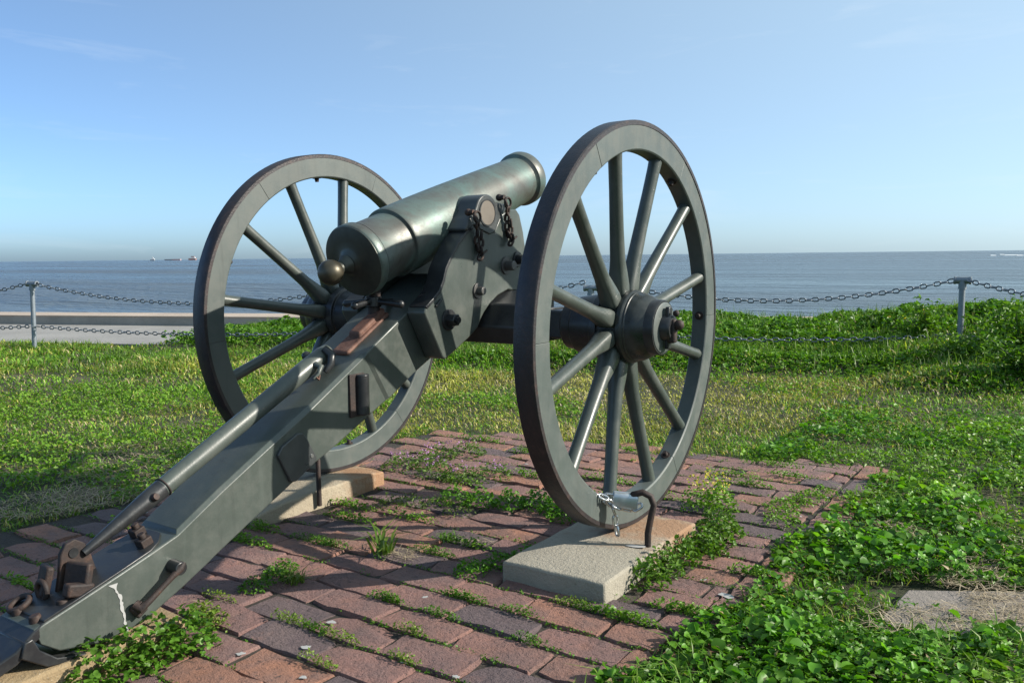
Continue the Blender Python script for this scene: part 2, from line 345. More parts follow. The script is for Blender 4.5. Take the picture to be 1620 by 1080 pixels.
# ------------------------------------------------------------------ brick pavement: bed and single bricks
def brick_inside(x, y):
    left = -1.42 + 0.10 * (y + 1.2); top = 1.47 + 0.16 * x; right = 1.37
    return (x > left) & (x < right) & (y < top) & (y > -2.6)
def ground_lump(x, y): return 0.020 * fbm(x, y, 1.5, 21) - 0.002
def bed_mesh():
    us = np.linspace(0, 1, 46); vs_ = np.linspace(0, 1, 66); U, V = np.meshgrid(us, vs_, indexing='ij')
    c0, c1, c2, c3 = (-1.62, -2.7), (1.40, -2.7), (1.40, 1.72), (-1.20, 1.31)
    X = (1 - V) * ((1 - U) * c0[0] + U * c1[0]) + V * ((1 - U) * c3[0] + U * c2[0]); Y = (1 - V) * ((1 - U) * c0[1] + U * c1[1]) + V * ((1 - U) * c3[1] + U * c2[1])
    Z = ground_lump(X, Y) - 0.0065 + 0.004 * (noise2(X, Y, 22, 5) - .5); edge = (U < .02) | (U > .98) | (V < .02) | (V > .98); Z = np.where(edge, -.03, Z)
    idx = np.arange(U.size).reshape(U.shape); f = np.stack([idx[:-1, :-1], idx[1:, :-1], idx[1:, 1:], idx[:-1, 1:]], -1).reshape(-1, 4)
    me = bpy.data.meshes.new('brick_pavement'); me.from_pydata(np.stack([X, Y, Z], -1).reshape(-1, 3).tolist(), [], f.tolist()); return me
bed = tag(from_mesh(bed_mesh(), 'brick_pavement', 'sand', None, 60), None, kind='structure')
BL, BW, BT = 0.272, 0.130, 0.07
def brick_mesh(k, L=BL, Wd=BW):
    r = random.Random(k); bm = B(); nx, ny = 5, 3; b_ = 0.005
    xs = [-L / 2 + b_, -L / 5, 0.0, L / 5, L / 2 - b_]; ys = [-Wd / 2 + b_, 0, Wd / 2 - b_]
    tilt = r.uniform(-0.012, 0.012); worn = [r.random() < 0.30 for _ in range(4)]
    top = [[bm.verts.new((x + r.uniform(-.004, .004), y + r.uniform(-.003, .003), r.uniform(-.004, .003) + tilt * y * 2)) for y in ys] for x in xs]
    for q, (i, j) in zip(worn, ((0, 0), (4, 0), (4, 2), (0, 2))):
        if q: v = top[i][j]; v.co.z -= r.uniform(.003, .008); v.co.x *= r.uniform(.93, .99); v.co.y *= r.uniform(.82, .97)
    for i in range(nx - 1):
        for j in range(ny - 1): bm.faces.new((top[i][j], top[i + 1][j], top[i + 1][j + 1], top[i][j + 1]))
    loop = [top[i][0] for i in range(nx)] + [top[nx - 1][j] for j in range(1, ny)] + [top[i][ny - 1] for i in range(nx - 2, -1, -1)] + [top[0][j] for j in range(ny - 2, 0, -1)]
    def push(v, dz):
        x = v.co.x + (b_ if v.co.x > L / 2 - 3 * b_ else (-b_ if v.co.x < -L / 2 + 3 * b_ else 0)); y = v.co.y + (b_ if v.co.y > Wd / 2 - 3 * b_ else (-b_ if v.co.y < -Wd / 2 + 3 * b_ else 0))
        return bm.verts.new((x + r.uniform(-.002, .002), y + r.uniform(-.002, .002), v.co.z - dz))
    l1 = [push(v, 0.009 + r.uniform(0, .004)) for v in loop]; l2 = [bm.verts.new((v.co.x, v.co.y, -BT)) for v in l1]
    n = len(loop)
    for A, C_ in ((loop, l1), (l1, l2)):
        for i in range(n): bm.faces.new((A[i], C_[i], C_[(i + 1) % n], A[(i + 1) % n]))
    bmesh.ops.recalc_face_normals(bm, faces=bm.faces); me = bpy.data.meshes.new('brick'); bm.to_mesh(me); bm.free()
    for p in me.polygons: p.use_smooth = True
    me.set_sharp_from_angle(angle=math.radians(50)); me.materials.append(M['brick']); return me
BM_ = [brick_mesh(k) for k in range(14)]; BH_ = [brick_mesh(50 + k, BL * 0.5 - 0.004) for k in range(4)]
PX, PY = BL + 0.006, BW + 0.0055
spots = []
row = 0; y = -2.48
while y < 1.75:
    off = (0.5 if row % 2 else 0.0) * PX + random.uniform(-0.03, 0.03); x = -1.75 + off
    while x + PX / 2 < 1.245:
        if brick_inside(x - 0.1, y): spots.append((x, y, 0))
        x += PX
    gap = 1.232 - (x - PX / 2)                      # cut brick against the border course
    if gap > 0.05 and brick_inside(1.0, y): spots.append((x - PX / 2 + gap / 2, y, gap))
    y += PY; row += 1
y = -2.4
while y < 1.6:
    spots.append((1.305, y, 1)); y += PX
def in_block(x, y): return (0.62 < x < 0.93 and -0.52 < y < 0.05) or (-0.92 < x < -0.6 and -0.55 < y < 0.02)
vis = []
for (x, y, k) in spots:
    if in_block(x, y): continue
    P = Vector((x, y, 0)) - CAM; w = P.dot(FV)
    u = P.dot(RV) / max(w, 1e-3); v = P.dot(UV) / max(w, 1e-3)
    if w < 0.2 or abs(u) > 0.75 or v < -0.55: continue
    vis.append((w, x, y, k))
vis.sort(); NB = 0; far_b = []
for (w, x, y, k) in vis:
    if NB < 300:
        o = bpy.data.objects.new('brick', BM_[random.randrange(14)]); COL.objects.link(o); o.parent = bed; NB += 1
        o.location = (x + random.uniform(-.005, .005), y + random.uniform(-.004, .004), ground_lump(x, y) + random.uniform(-.0035, .003) + 0.003)
        o.rotation_euler = (random.uniform(-.018, .018), random.uniform(-.009, .009), (math.pi / 2 if k == 1 else (math.pi if random.random() < .5 else 0)) + random.uniform(-.02, .02))
        if 0 < k < 1: o.scale = ((k - .011) / BL, 1, 1)
    else: far_b.append((x, y, k))
if far_b:
    bm = B()
    for (x, y, k) in far_b:
        t0 = len(bm.verts); bm.from_mesh(BM_[random.randrange(14)]); bm.verts.ensure_lookup_table()
        mt = Matrix.Translation((x, y, ground_lump(x, y) + .004)) @ Matrix.Rotation((math.pi / 2 if k == 1 else 0) + random.uniform(-.02, .02), 4, 'Z')
        for v in bm.verts[t0:]: v.co = mt @ v.co
    o = finish(bm, 'brick_field', 'brick', bed, 50); o['kind'] = 'stuff'

# white splashes on the bricks
def splat(x, y, r, sx=1.6, ang=0.0):
    bm = B(); n = 14; c0 = bm.verts.new((0, 0, 0.0012)); rr = random.Random(int(x * 1000 + y * 77))
    ring = [bm.verts.new((math.cos(2 * math.pi * i / n) * r * sx * rr.uniform(.55, 1.1), math.sin(2 * math.pi * i / n) * r * rr.uniform(.35, 1.15), 0.0004)) for i in range(n)]
    for i in range(n): bm.faces.new((c0, ring[i], ring[(i + 1) % n]))
    o = finish(bm, 'white_splash', 'white', bed, 60); o.location = (x, y, ground_lump(x, y) + 0.0062); o.rotation_euler = (0, 0, ang); return o
for (x, y, r, a) in ((0.42, -1.28, .014, .4), (0.36, -1.13, .015, .2), (0.54, -1.40, .012, .3), (1.00, -0.60, .016, 1.1), (0.93, -0.55, .012, .2), (0.30, -1.40, .014, .6), (1.14, -0.24, .012, .8), (1.25, -0.33, .03, -.5), (-1.13, -0.78, .022, .5), (0.70, -1.20, .010, .2), (0.86, -1.18, .014, 0), (0.47, -0.84, .012, 1.0), (1.2, .62, .012, 0), (1.22, .95, .014, .3), (-.2, .75, .012, 0)): splat(x, y, r * .8, 1.4, a)

# small concrete slab in the lawn at the right
bm = B(); poly = [(1.66, -.32), (1.98, -.40), (2.62, -.30), (2.60, .26), (2.06, .27), (1.70, .06)]
A = [bm.verts.new((x, y, -0.05)) for x, y in poly]; C_ = [bm.verts.new((x, y, 0.006)) for x, y in poly]; ring_faces(bm, [A, C_])
tag(finish(bm, 'paving_slab', 'slab', None, 30, 0.006), 'weathered grey concrete slab half buried in grass beside the pavement', 'slab')

# ------------------------------------------------------------------ concrete blocks
AXZ = 0.81
def block(name, x0, x1, y0, y1, h, mat, seed, ramp_=0.0):
    bm = B(); nx, ny = 6, 10; r = random.Random(seed)
    V = {}
    def P(i, j, z):
        x = x0 + (x1 - x0) * i / nx; y = y0 + (y1 - y0) * j / ny
        edge = (i in (0, nx)) + (j in (0, ny))
        zz = z
        if z > 0:
            zz = z - ramp_ * max(0, 1 - j / ny * 2.2) ** 1.5 - (0.004 * edge if edge else 0) - (r.uniform(0, .006) if edge else r.uniform(0, .0015))
            x += r.uniform(-.004, .004) if edge else 0; y += r.uniform(-.004, .004) if edge else 0
        return bm.verts.new((x, y, zz))
    top = [[P(i, j, h) for j in range(ny + 1)] for i in range(nx + 1)]
    for i in range(nx):
        for j in range(ny): bm.faces.new((top[i][j], top[i + 1][j], top[i + 1][j + 1], top[i][j + 1]))
    loop = [top[i][0] for i in range(nx + 1)] + [top[nx][j] for j in range(1, ny + 1)] + [top[i][ny] for i in range(nx - 1, -1, -1)] + [top[0][j] for j in range(ny - 1, 0, -1)]
    low = [bm.verts.new((v.co.x + (v.co.x - (x0 + x1) / 2) * .02, v.co.y, -0.06)) for v in loop]; n = len(loop)
    for i in range(n): bm.faces.new((loop[i], low[i], low[(i + 1) % n], loop[(i + 1) % n]))
    return finish(bm, name, mat, None, 40, 0.007, 2)
tag(block('concrete_block', 0.585, 0.962, -0.585, 0.13, 0.087, 'block_r', 3), 'thick concrete block under the near right wheel, rust stained at the back', 'block', 'concrete blocks under the wheels')
tag(block('concrete_block', -0.955, -0.565, -0.66, 0.095, 0.087, 'block_l', 4, 0.03), 'weathered concrete block under the far left wheel, orange rust on its end', 'block', 'concrete blocks under the wheels')
tag(block('concrete_block', -0.15, 0.095, -1.98, -1.42, 0.086, 'block_t', 5, 0.0), 'yellowish concrete block under the tail of the trail', 'block')
o = splat(.905, -.245, .018, 2.6, .3); o.parent = None; o.location.z = .0885; o.name = 'paint_patch'; tag(o, 'white paint patch on the block under the near wheel', 'paint')

# ================================================================== CANNON
gun = empty('cannon'); tag(gun, 'bronze cannon on a green two wheeled field carriage standing on bricks', 'cannon')
# ---- wheels
def make_wheel(sg, ang0):
    cx = 0.7665
    def X(q): return sg * (cx + q)
    def shear(bm):
        for v in bm.verts: v.co.x += sg * 0.018 * (v.co.z - AXZ)
    d = (1, 0, 0); c0 = (0, 0, AXZ)
    wh = empty('wheel'); wh.parent = gun
    wh['label'] = 'near right wheel with chained rim' if sg > 0 else 'far left wheel seen from its inner side'
    prof = [(X(-.033), .627), (X(-.033), .7085), (X(.033), .7085), (X(.033), .627), (X(.028), .622), (X(-.028), .622)]
    for k in range(6):                                # six wooden felloes with fine joints
        a0 = math.radians(ang0 + 60 * k - 15 + .03); a1 = math.radians(ang0 + 60 * k + 45 - .03); bm = B(); rings = []; jx = random.uniform(-.0008, .0008)
        for i in range(21):
            a = a0 + (a1 - a0) * i / 20; rings.append([bm.verts.new((q + jx, r * math.cos(a), AXZ + r * math.sin(a))) for q, r in prof])
        ring_faces(bm, rings); finish(bm, 'felloe', 'rim', wh, 35, 0.0012, 2, shear)
    bm = B(); lathe_closed(bm, c0, d, [(X(-.0352), .7075), (X(-.0352), .721), (X(-.031), .7245), (X(.031), .7245), (X(.0352), .721), (X(.0352), .7075)], 120)
    finish(bm, 'tyre', 'tyre', wh, 40, 0, 2, shear)
    for k in range(12):
        a = math.radians(ang0 + 30 * k); rv = Vector((0, math.cos(a), math.sin(a))); tv = Vector((0, -math.sin(a), math.cos(a))); xv = Vector((1, 0, 0))
        bm = B(); rings = []
        for (r, ht, ha, q) in ((.095, .024, .030, -.043), (.125, .0315, .034, -.042), (.15, .0335, .0345, -.041), (.19, .0285, .0315, -.038), (.25, .0255, .028, -.034), (.36, .0235, .0255, -.025), (.50, .0225, .024, -.012), (.59, .0230, .0245, -.004), (.626, .0250, .0255, -.001)):
            cpt = Vector((X(q), 0, AXZ)) + rv * r; n = 16; sq = 0.55 if r < .2 else 1.0
            rg = []
            for i in range(n):
                th = 2 * math.pi * i / n; ca, sa = math.cos(th), math.sin(th)
                ca = math.copysign(abs(ca) ** sq, ca); sa = math.copysign(abs(sa) ** sq, sa)
                rg.append(bm.verts.new(cpt + tv * ca * ht + xv * sa * ha))
            rings.append(rg)
        ring_faces(bm, rings); finish(bm, 'spoke', 'green', wh, 40, 0, 2, shear)
    bm = B()
    lathe(bm, c0, d, [(X(-.262), .084), (X(-.255), .092), (X(-.215), .096), (X(-.21), .106), (X(-.16), .112), (X(-.118), .116), (X(-.116), .129), (X(-.086), .131), (X(-.084), .121), (X(.0), .121)], 48)
    hub = finish(bm, 'hub', 'black', wh, 35, 0.002, 2, shear)
    bm = B()
    lathe(bm, c0, d, [(X(-.012), .128), (X(-.006), .133), (X(.008), .133), (X(.013), .130), (X(.016), .127), (X(.022), .127), (X(.025), .123), (X(.046), .121), (X(.064), .114), (X(.080), .104), (X(.088), .0985), (X(.09), .06)], 56)
    finish(bm, 'hub_shell', 'black' if sg < 0 else 'hubgreen', wh, 35, 0.001, 2, shear)
    bm = B(); lathe(bm, c0, d, [(X(.083), .0990), (X(.084), .1000), (X(.116), .0985), (X(.120), .096), (X(.1205), .066), (X(.112), .064)], 48); finish(bm, 'hub_band', 'black', wh, 35, 0, 2, shear)
    bm = B(); lathe(bm, c0, d, [(X(.100), .090), (X(.122), .090), (X(.1235), .087), (X(.1235), .05)], 48); finish(bm, 'hub_washer', 'rim', wh, 35, 0, 2, shear)
    bm = B(); lathe(bm, c0, d, [(X(.11), .048), (X(.150), .046), (X(.158), .040), (X(.160), .02)], 28); finish(bm, 'axle_end', 'black', wh, 35, 0, 2, shear)
    bm = B(); box(bm, (X(.138), 0, AXZ), (.016, .030, .15)); finish(bm, 'linchpin', 'black', wh, 35, 0.004, 2, shear)
    bm = B(); box(bm, (X(.155), -.004, AXZ - .01), (.030, .032, .085)); finish(bm, 'linchpin_hook', 'rust', wh, 35, 0.008, 2, shear)
    bm = B(); sphere(bm, (X(.178), -.002, AXZ + .012), .019, 14); sphere(bm, (X(.166), 0, AXZ + .052), .012, 12); finish(bm, 'pin_head', 'rust', wh, 60, 0, 2, shear)
    for k in range(6):   # bolts through the rim
        a = math.radians(ang0 + 60 * k + (-15 if sg > 0 else 15)); rv = Vector((0, math.cos(a), math.sin(a)))
        bm = B(); cc = Vector((X(0), 0, AXZ)); cyl(bm, cc + rv * .626, cc + rv * .618, .018, n=14); cyl(bm, cc + rv * .619, cc + rv * .603, .011, .008, n=10)
        finish(bm, 'rim_bolt', 'rust', wh, 40, 0, 2, shear)
    return wh
make_wheel(1, 15); make_wheel(-1, 21)

# ---- axle
bm = B(); box(bm, (0, 0.0, .812), (1.02, .125, .105)); ax = finish(bm, 'axle', 'black', gun, 35, 0.006)
bm = B(); cyl(bm, (-.60, 0, AXZ), (.60, 0, AXZ), .046, n=20); finish(bm, 'axle_bar', 'black', ax, 40)
bm = B(); prism(bm, [(-.13, .735), (-.15, .80), (-.10, .885), (.02, .93), (.12, .93), (.12, .76), (.0, .74)], -.36, .36); finish(bm, 'bolster', 'black', gun, 35, 0.006)  # bolster coloured black to carry the shade on its rear face
for sx in (-1, 1):
    bm = B(); box(bm, (sx * .43, -.0, .81), (.035, .145, .125)); finish(bm, 'axle_strap', 'black', ax, 35, 0.004)

# ---- cheeks
CH = [(-.500, .872), (-.492, .892), (-.453, .917), (-.415, .945), (-.392, .982), (-.375, 1.026), (-.335, 1.079), (-.295, 1.121), (-.250, 1.158), (-.208, 1.182), (-.165, 1.176), (-.107, 1.160), (-.07, 1.168), (-.036, 1.215), (-.014, 1.235), (.023, 1.252), (.083, 1.256), (.108, 1.235), (.134, 1.166), (.165, 1.02), (.17, .93), (.10, .925), (.02, .935), (-.05, .915), (-.105, .885), (-.145, .853), (-.170, .825), (-.184, .800), (-.233, .770), (-.345, .716), (-.388, .698), (-.404, .706)]
for sx in (1, -1):
    bm = B(); prism(bm, CH, sx * .122, sx * .205); ck = finish(bm, 'cheek', 'green', gun, 35, 0.006)
    # iron strap lying on the upper rear edge
    bm = B(); top = CH[1:10]; pts2 = [(y - .003, z + .004) for y, z in top]; bot = [(y + .006, z - .006) for y, z in reversed(top)]
    prism(bm, pts2 + bot, sx * .128, sx * .2075); finish(bm, 'edge_strap', 'black', ck, 35, 0.002)
    def disc(name, y, z, r, l, mat='black', hexn=None, w=None):
        if w:
            bm = B(); cyl(bm, (sx * .2045, y, z), (sx * .212, y, z), w, w * .96, n=28); finish(bm, 'washer', mat, ck, 40, .001)
        bm = B(); cyl(bm, (sx * .207, y, z), (sx * (.207 + l), y, z), r, r * .92, n=hexn or 20); finish(bm, name, mat, ck, 35, .003)
    disc('nut', -.366, .841, .026, .038, 'black', 6, .040)
    bm = B(); cyl(bm, (sx * .24, -.366, .841), (sx * .255, -.366, .841), .012, n=12); finish(bm, 'bolt_end', 'black', ck, 35)
    disc('bolt_head', -.187, .939, .017, .030, 'boltgrey', None, .031)
    disc('bolt_head', .004, 1.031, .020, .040, 'boltgrey', None, .036)
    disc('bolt_head', .085, 1.055, .020, .032, 'black', None, .032)
    bm = B(); box(bm, (sx * .209, -.425, .905), (.008, .040, .008), Matrix.Rotation(math.radians(35), 3, 'X')); finish(bm, 'staple', 'black', ck, 35, .002)
    # trunnion cap
    arc = [(-.123 + .070 * math.cos(math.radians(a)), 1.234 + .070 * math.sin(math.radians(a))) for a in range(38, 149, 10)]
    poly = [(-.030, 1.222), (.0, 1.246), (.028, 1.258), (.028, 1.276), (-.02, 1.272), (-.050, 1.276)] + arc + [(-.200, 1.236), (-.232, 1.212), (-.262, 1.172), (-.255, 1.160), (-.208, 1.186), (-.165, 1.168), (-.107, 1.152), (-.072, 1.160)]
    bm = B(); prism(bm, poly, sx * .117, sx * .2105); cpq = finish(bm, 'trunnion_cap', 'capgrey', gun, 35, 0.005)
    bm = B(); lathe_closed(bm, (0, -.123, 1.234), (1, 0, 0), [(sx * .206, .047), (sx * .2135, .047), (sx * .2135, .053), (sx * .206, .053)], 40); finish(bm, 'ring', 'black', cpq, 40)  # black ring added for the dark gap round the trunnion
    for (yy, zz) in ((-.236, 1.232), (-.035, 1.296)):
        bm = B(); cyl(bm, (sx * .195, yy, zz), (sx * .230, yy, zz), .010, n=12); sphere(bm, (sx * .205, yy, zz), .014, 12); finish(bm, 'key_pin', 'rust', cpq, 50)
for o in bpy.data.objects:
    if o.type == 'MESH' and not o.data.materials: print('nomat', o.name)

def link_mesh(L, Wd, r, name='link', n=6, m_=12):
    """one chain link lying along x, in the xy plane"""
    bm = B(); hw = Wd / 2 - r; hl = L / 2 - r; st = hl - hw; pts = []
    for i in range(m_):
        a = 2 * math.pi * (i + .5) / m_; pts.append((math.cos(a) * hw + (st if math.cos(a) > 0 else -st), math.sin(a) * hw, 0))
    tube(bm, pts, r, n, True); me = bpy.data.meshes.new(name); bmesh.ops.recalc_face_normals(bm, faces=bm.faces); bm.to_mesh(me); bm.free()
    for p in me.polygons: p.use_smooth = True
    return me
def string_links(pts, me, pitch, parent, mat, name='link', jit=0.0, roll0=0.0):
    """links along a polyline, alternately turned"""
    me.materials.clear(); me.materials.append(M[mat]); pts = [Vector(p) for p in pts]
    cum = [0.0]
    for a, b_ in zip(pts[:-1], pts[1:]): cum.append(cum[-1] + (b_ - a).length)
    n = max(1, int(cum[-1] / pitch)); k = 0
    for i in range(n):
        s = (i + .5) * cum[-1] / n
        while k < len(cum) - 2 and cum[k + 1] < s: k += 1
        f = (s - cum[k]) / max(1e-9, cum[k + 1] - cum[k]); p = pts[k].lerp(pts[k + 1], f); d, s_, u = frame(pts[k + 1] - pts[k])
        o = bpy.data.objects.new(name, me); COL.objects.link(o); o.parent = parent
        roll = roll0 + (math.pi / 4 if i % 2 else -math.pi / 4) + random.uniform(-jit, jit)
        mt = Matrix((d, s_, u)).transposed().to_4x4() @ Matrix.Rotation(roll, 4, 'X')
        o.matrix_basis = Matrix.Translation(p) @ mt
small_link = link_mesh(.038, .027, .0055)
# the two rusty key chains hanging on the near cheek
for nm, pts in (('rear', [(.232, -.236, 1.222), (.236, -.222, 1.195), (.222, -.203, 1.165), (.216, -.20, 1.12), (.216, -.192, 1.085)]), ('front', [(.232, -.035, 1.290), (.234, -.018, 1.255), (.222, -.008, 1.215), (.216, 0.0, 1.17), (.216, .012, 1.14)])):
    kc = empty('key_chain', (0, 0, 0)); kc.parent = gun; string_links(pts, small_link, .027, kc, 'rust', jit=.4); string_links([Vector(q) + Vector((.010, .012, -.004)) for q in pts[2:]] + [Vector(pts[-1]) + Vector((.006, -.004, -.03))], small_link, .027, kc, 'rust', jit=.6)
    bm = B(); p = Vector(pts[-1]); tube(bm, [p + Vector((0, 0, .02)), p + Vector((.004, .012, -.012)), p + Vector((.004, .05, .006))], [.007, .0065, .004], 8); finish(bm, 'key', 'rust', kc, 40)
    bm = B(); p = Vector(pts[1]); tube(bm, [(p.x, p.y + .020 * math.cos(a), p.z + .02 + .020 * math.sin(a)) for a in [i * math.pi / 7 for i in range(14)]], .005, 6, True); finish(bm, 'ring', 'rust', kc, 60)

# ---- barrel
BE = math.radians(18.5); BO = Vector((0, -.631, 1.057)); BD = Vector((0, math.cos(BE), math.sin(BE)))
bm = B(); lathe(bm, BO, BD, [(.036, .1300), (.038, .1225), (.045, .1200), (.12, .1178), (.196, .1165), (.200, .1175), (.202, .1275), (.207, .1300), (.23, .1302), (.40, .1278), (.56, .1235), (.75, .1165), (.95, .1080), (1.070, .1030), (1.078, .1032), (1.084, .1085), (1.090, .1165), (1.097, .1185), (1.130, .1185), (1.140, .1150), (1.146, .1000), (1.147, .060), (.9, .058)], 72)
br = finish(bm, 'barrel', 'bronze', gun, 32)
bm = B(); lathe(bm, BO, BD, [(-.003, .1255), (.000, .1285), (.004, .1305), (.030, .1308), (.036, .1290), (.0365, .115)], 72); finish(bm, 'base_ring', 'bronze', br, 32)
bm = B(); lathe(bm, BO, BD, [(-.036, .028), (-.030, .036), (-.022, .045), (-.018, .055), (-.015, .080), (-.011, .105), (-.0045, .1262), (-.001, .1262)], 64); finish(bm, 'breech_face', 'breech', br, 60)
bm = B(); lathe(bm, BO, BD, [(-.085, .026), (-.07, .0235), (-.055, .026), (-.038, .036)], 28); finish(bm, 'neck', 'breech', br, 60)
bm = B(); sphere(bm, BO + BD * -.118, .0445, 28); finish(bm, 'knob', 'knob', br, 80)
for sx in (1, -1):
    bm = B(); cyl(bm, (sx * .08, -.123, 1.234), (sx * .1215, -.123, 1.234), .068, n=36); finish(bm, 'rimbase', 'bronze', br, 40)
    bm = B(); cyl(bm, (sx * .10, -.123, 1.234), (sx * .2125, -.123, 1.234), .0465, n=36); finish(bm, 'trunnion', 'inner', br, 40, .001)

# ---- stock (trail)
ST = [((-.22, 1.005), (-.13, .80), .117), ((-.54, .846), (-.462, .649), .118), ((-.700, .751), (-.595, .576), .118), ((-.712, .744), (-.606, .569), .111), ((-.939, .607), (-.838, .456), .104), ((-1.094, .520), (-.98, .392), .098), ((-1.29, .409), (-1.18, .288), .091), ((-1.425, .327), (-1.315, .216), .087), ((-1.432, .314), (-1.33, .207), .087), ((-1.508, .287), (-1.42, .160), .085), ((-1.60, .258), (-1.545, .103), .085), ((-1.709, .224), (-1.66, .092), .084), ((-1.795, .198), (-1.765, .112), .083), ((-1.825, .188), (-1.81, .145), .083)]
bm = B(); rings = []
for i, (tp, bt, w) in enumerate(ST):
    tp = Vector((0, *tp)); bt = Vector((0, *bt)); n = (tp - bt); ch = .012 if 3 <= i <= 7 else .004; dn = n.normalized()
    rings.append([bm.verts.new(v) for v in (Vector((w - ch, 0, 0)) + tp, Vector((w, 0, 0)) + tp - dn * ch, Vector((w, 0, 0)) + bt + dn * .004, Vector((w - .004, 0, 0)) + bt, Vector((-w + .004, 0, 0)) + bt, Vector((-w, 0, 0)) + bt + dn * .004, Vector((-w, 0, 0)) + tp - dn * ch, Vector((-w + ch, 0, 0)) + tp)])
ring_faces(bm, rings); stk = finish(bm, 'trail', 'green', gun, 22, .0018)
TD = Vector((0, -.885, -.522)).normalized(); TN = Vector((0, -TD.z * -1, 0))
def top_at(y):
    ys = [s[0][0] for s in ST]; zs = [s[0][1] for s in ST]; return float(np.interp(-y, [-v for v in ys], zs))
def slope_rot(y): return Matrix.Rotation(math.atan2(top_at(y + .02) - top_at(y - .02), .04), 3, 'X')
# iron plate on top of the tail, with a pointed front end
bm = B(); rows = []
for (y, w) in ((-1.445, .030), (-1.475, .066), (-1.508, .080), (-1.60, .0812), (-1.709, .0812), (-1.80, .080)):
    z = top_at(y); rows.append([bm.verts.new((x, y, z + h)) for x, h in ((-w, -.002), (-w, .006), (w, .006), (w, -.002))])
ring_faces(bm, rows); finish(bm, 'top_plate', 'black', stk, 30, .002)
# lunette plate and ring at the end
bm = B(); LP = [(-1.70, .226, .088, .078), (-1.78, .206, .088, .079), (-1.825, .186, .096, .0845), (-1.865, .148, .085, .076), (-1.92, .122, .078, .062), (-2.0, .112, .076, .052), (-2.06, .110, .076, .05)]; rows = []
for (y, zt, zb, w) in LP:
    zb2 = zt - .034 if y < -1.83 else zt - .03
    rows.append([bm.verts.new((x, y, z)) for x, z in ((-w, zb2), (-w, zt), (w, zt), (w, zb2))])
ring_faces(bm, rows); lun = finish(bm, 'lunette_plate', 'black', stk, 30, .004)
bm = B(); tube(bm, [(.055 * math.cos(a), -2.11 + .07 * math.sin(a), .093) for a in [i * 2 * math.pi / 24 for i in range(24)]], .02, 10, True); finish(bm, 'lunette', 'black', lun, 60)
bm = B(); prism(bm, [(-1.70, .082), (-1.775, .100), (-1.815, .135), (-1.83, .17), (-1.85, .165), (-1.86, .130), (-1.80, .086), (-1.72, .072)], -.078, .0862); finish(bm, 'tail_shoe', 'black', stk, 30, .003)
for (x, y) in ((.045, -1.80), (-.04, -1.80), (.03, -1.90), (-.03, -1.90), (.05, -1.735)):
    bm = B(); zt = float(np.interp(-y, [-v[0] for v in LP], [v[1] for v in LP])); cyl(bm, (x, y, zt - .006), (x - .002, y - .004, zt + .012), .017, .013, 16); finish(bm, 'bolt_head', 'rust', stk, 40, .002)
# square nuts on the top plate
for (x, y) in ((-.035, -1.475), (.035, -1.500)):
    z = top_at(y); bm = B(); box(bm, (x, y, z + .016), (.036, .034, .024), slope_rot(y)); cyl(bm, (x, y, z + .02), (x, y - .008, z + .040), .011, n=12); finish(bm, 'square_nut', 'rust', stk, 35, .003)
# eye plate and pointing bracket
bm = B(); pl = [(-1.61, .245), (-1.625, .300), (-1.64, .335), (-1.665, .352), (-1.69, .345), (-1.705, .320), (-1.71, .27), (-1.72, .22)]
prism(bm, pl, -.022, -.006); finish(bm, 'eye_plate', 'rust', stk, 35, .003)
bm = B(); cyl(bm, (-.0055, -1.672, .318), (-.003, -1.672, .318), .013, n=14); finish(bm, 'eye_hole', 'black', stk, 35)
for (x, y, sx_, sy_, sz_, rz) in ((.035, -1.685, .075, .022, .075, .3), (-.045, -1.73, .06, .02, .08, -.2), (.06, -1.70, .03, .07, .034, 0)):
    bm = B(); box(bm, (x, y, top_at(y) + sz_ * .45), (sx_, sy_, sz_), Matrix.Rotation(rz, 3, 'Z') @ Matrix.Rotation(-.25, 3, 'X')); finish(bm, 'bracket', 'rust', stk, 35, .006)
bm = B(); tube(bm, [(-.03 + .022 * math.cos(a), -1.745, .236 + .024 * math.sin(a)) for a in [i * 2 * math.pi / 16 for i in range(16)]], .008, 8, True); finish(bm, 'pointing_ring', 'rust', stk, 60)
bm = B(); tube(bm, [(-.055 + .024 * math.cos(a), -1.79 + .022 * math.sin(a), .212 + .012 * math.sin(a)) for a in [i * 2 * math.pi / 16 for i in range(16)]], .008, 8, True); finish(bm, 'pointing_ring', 'rust', stk, 60)
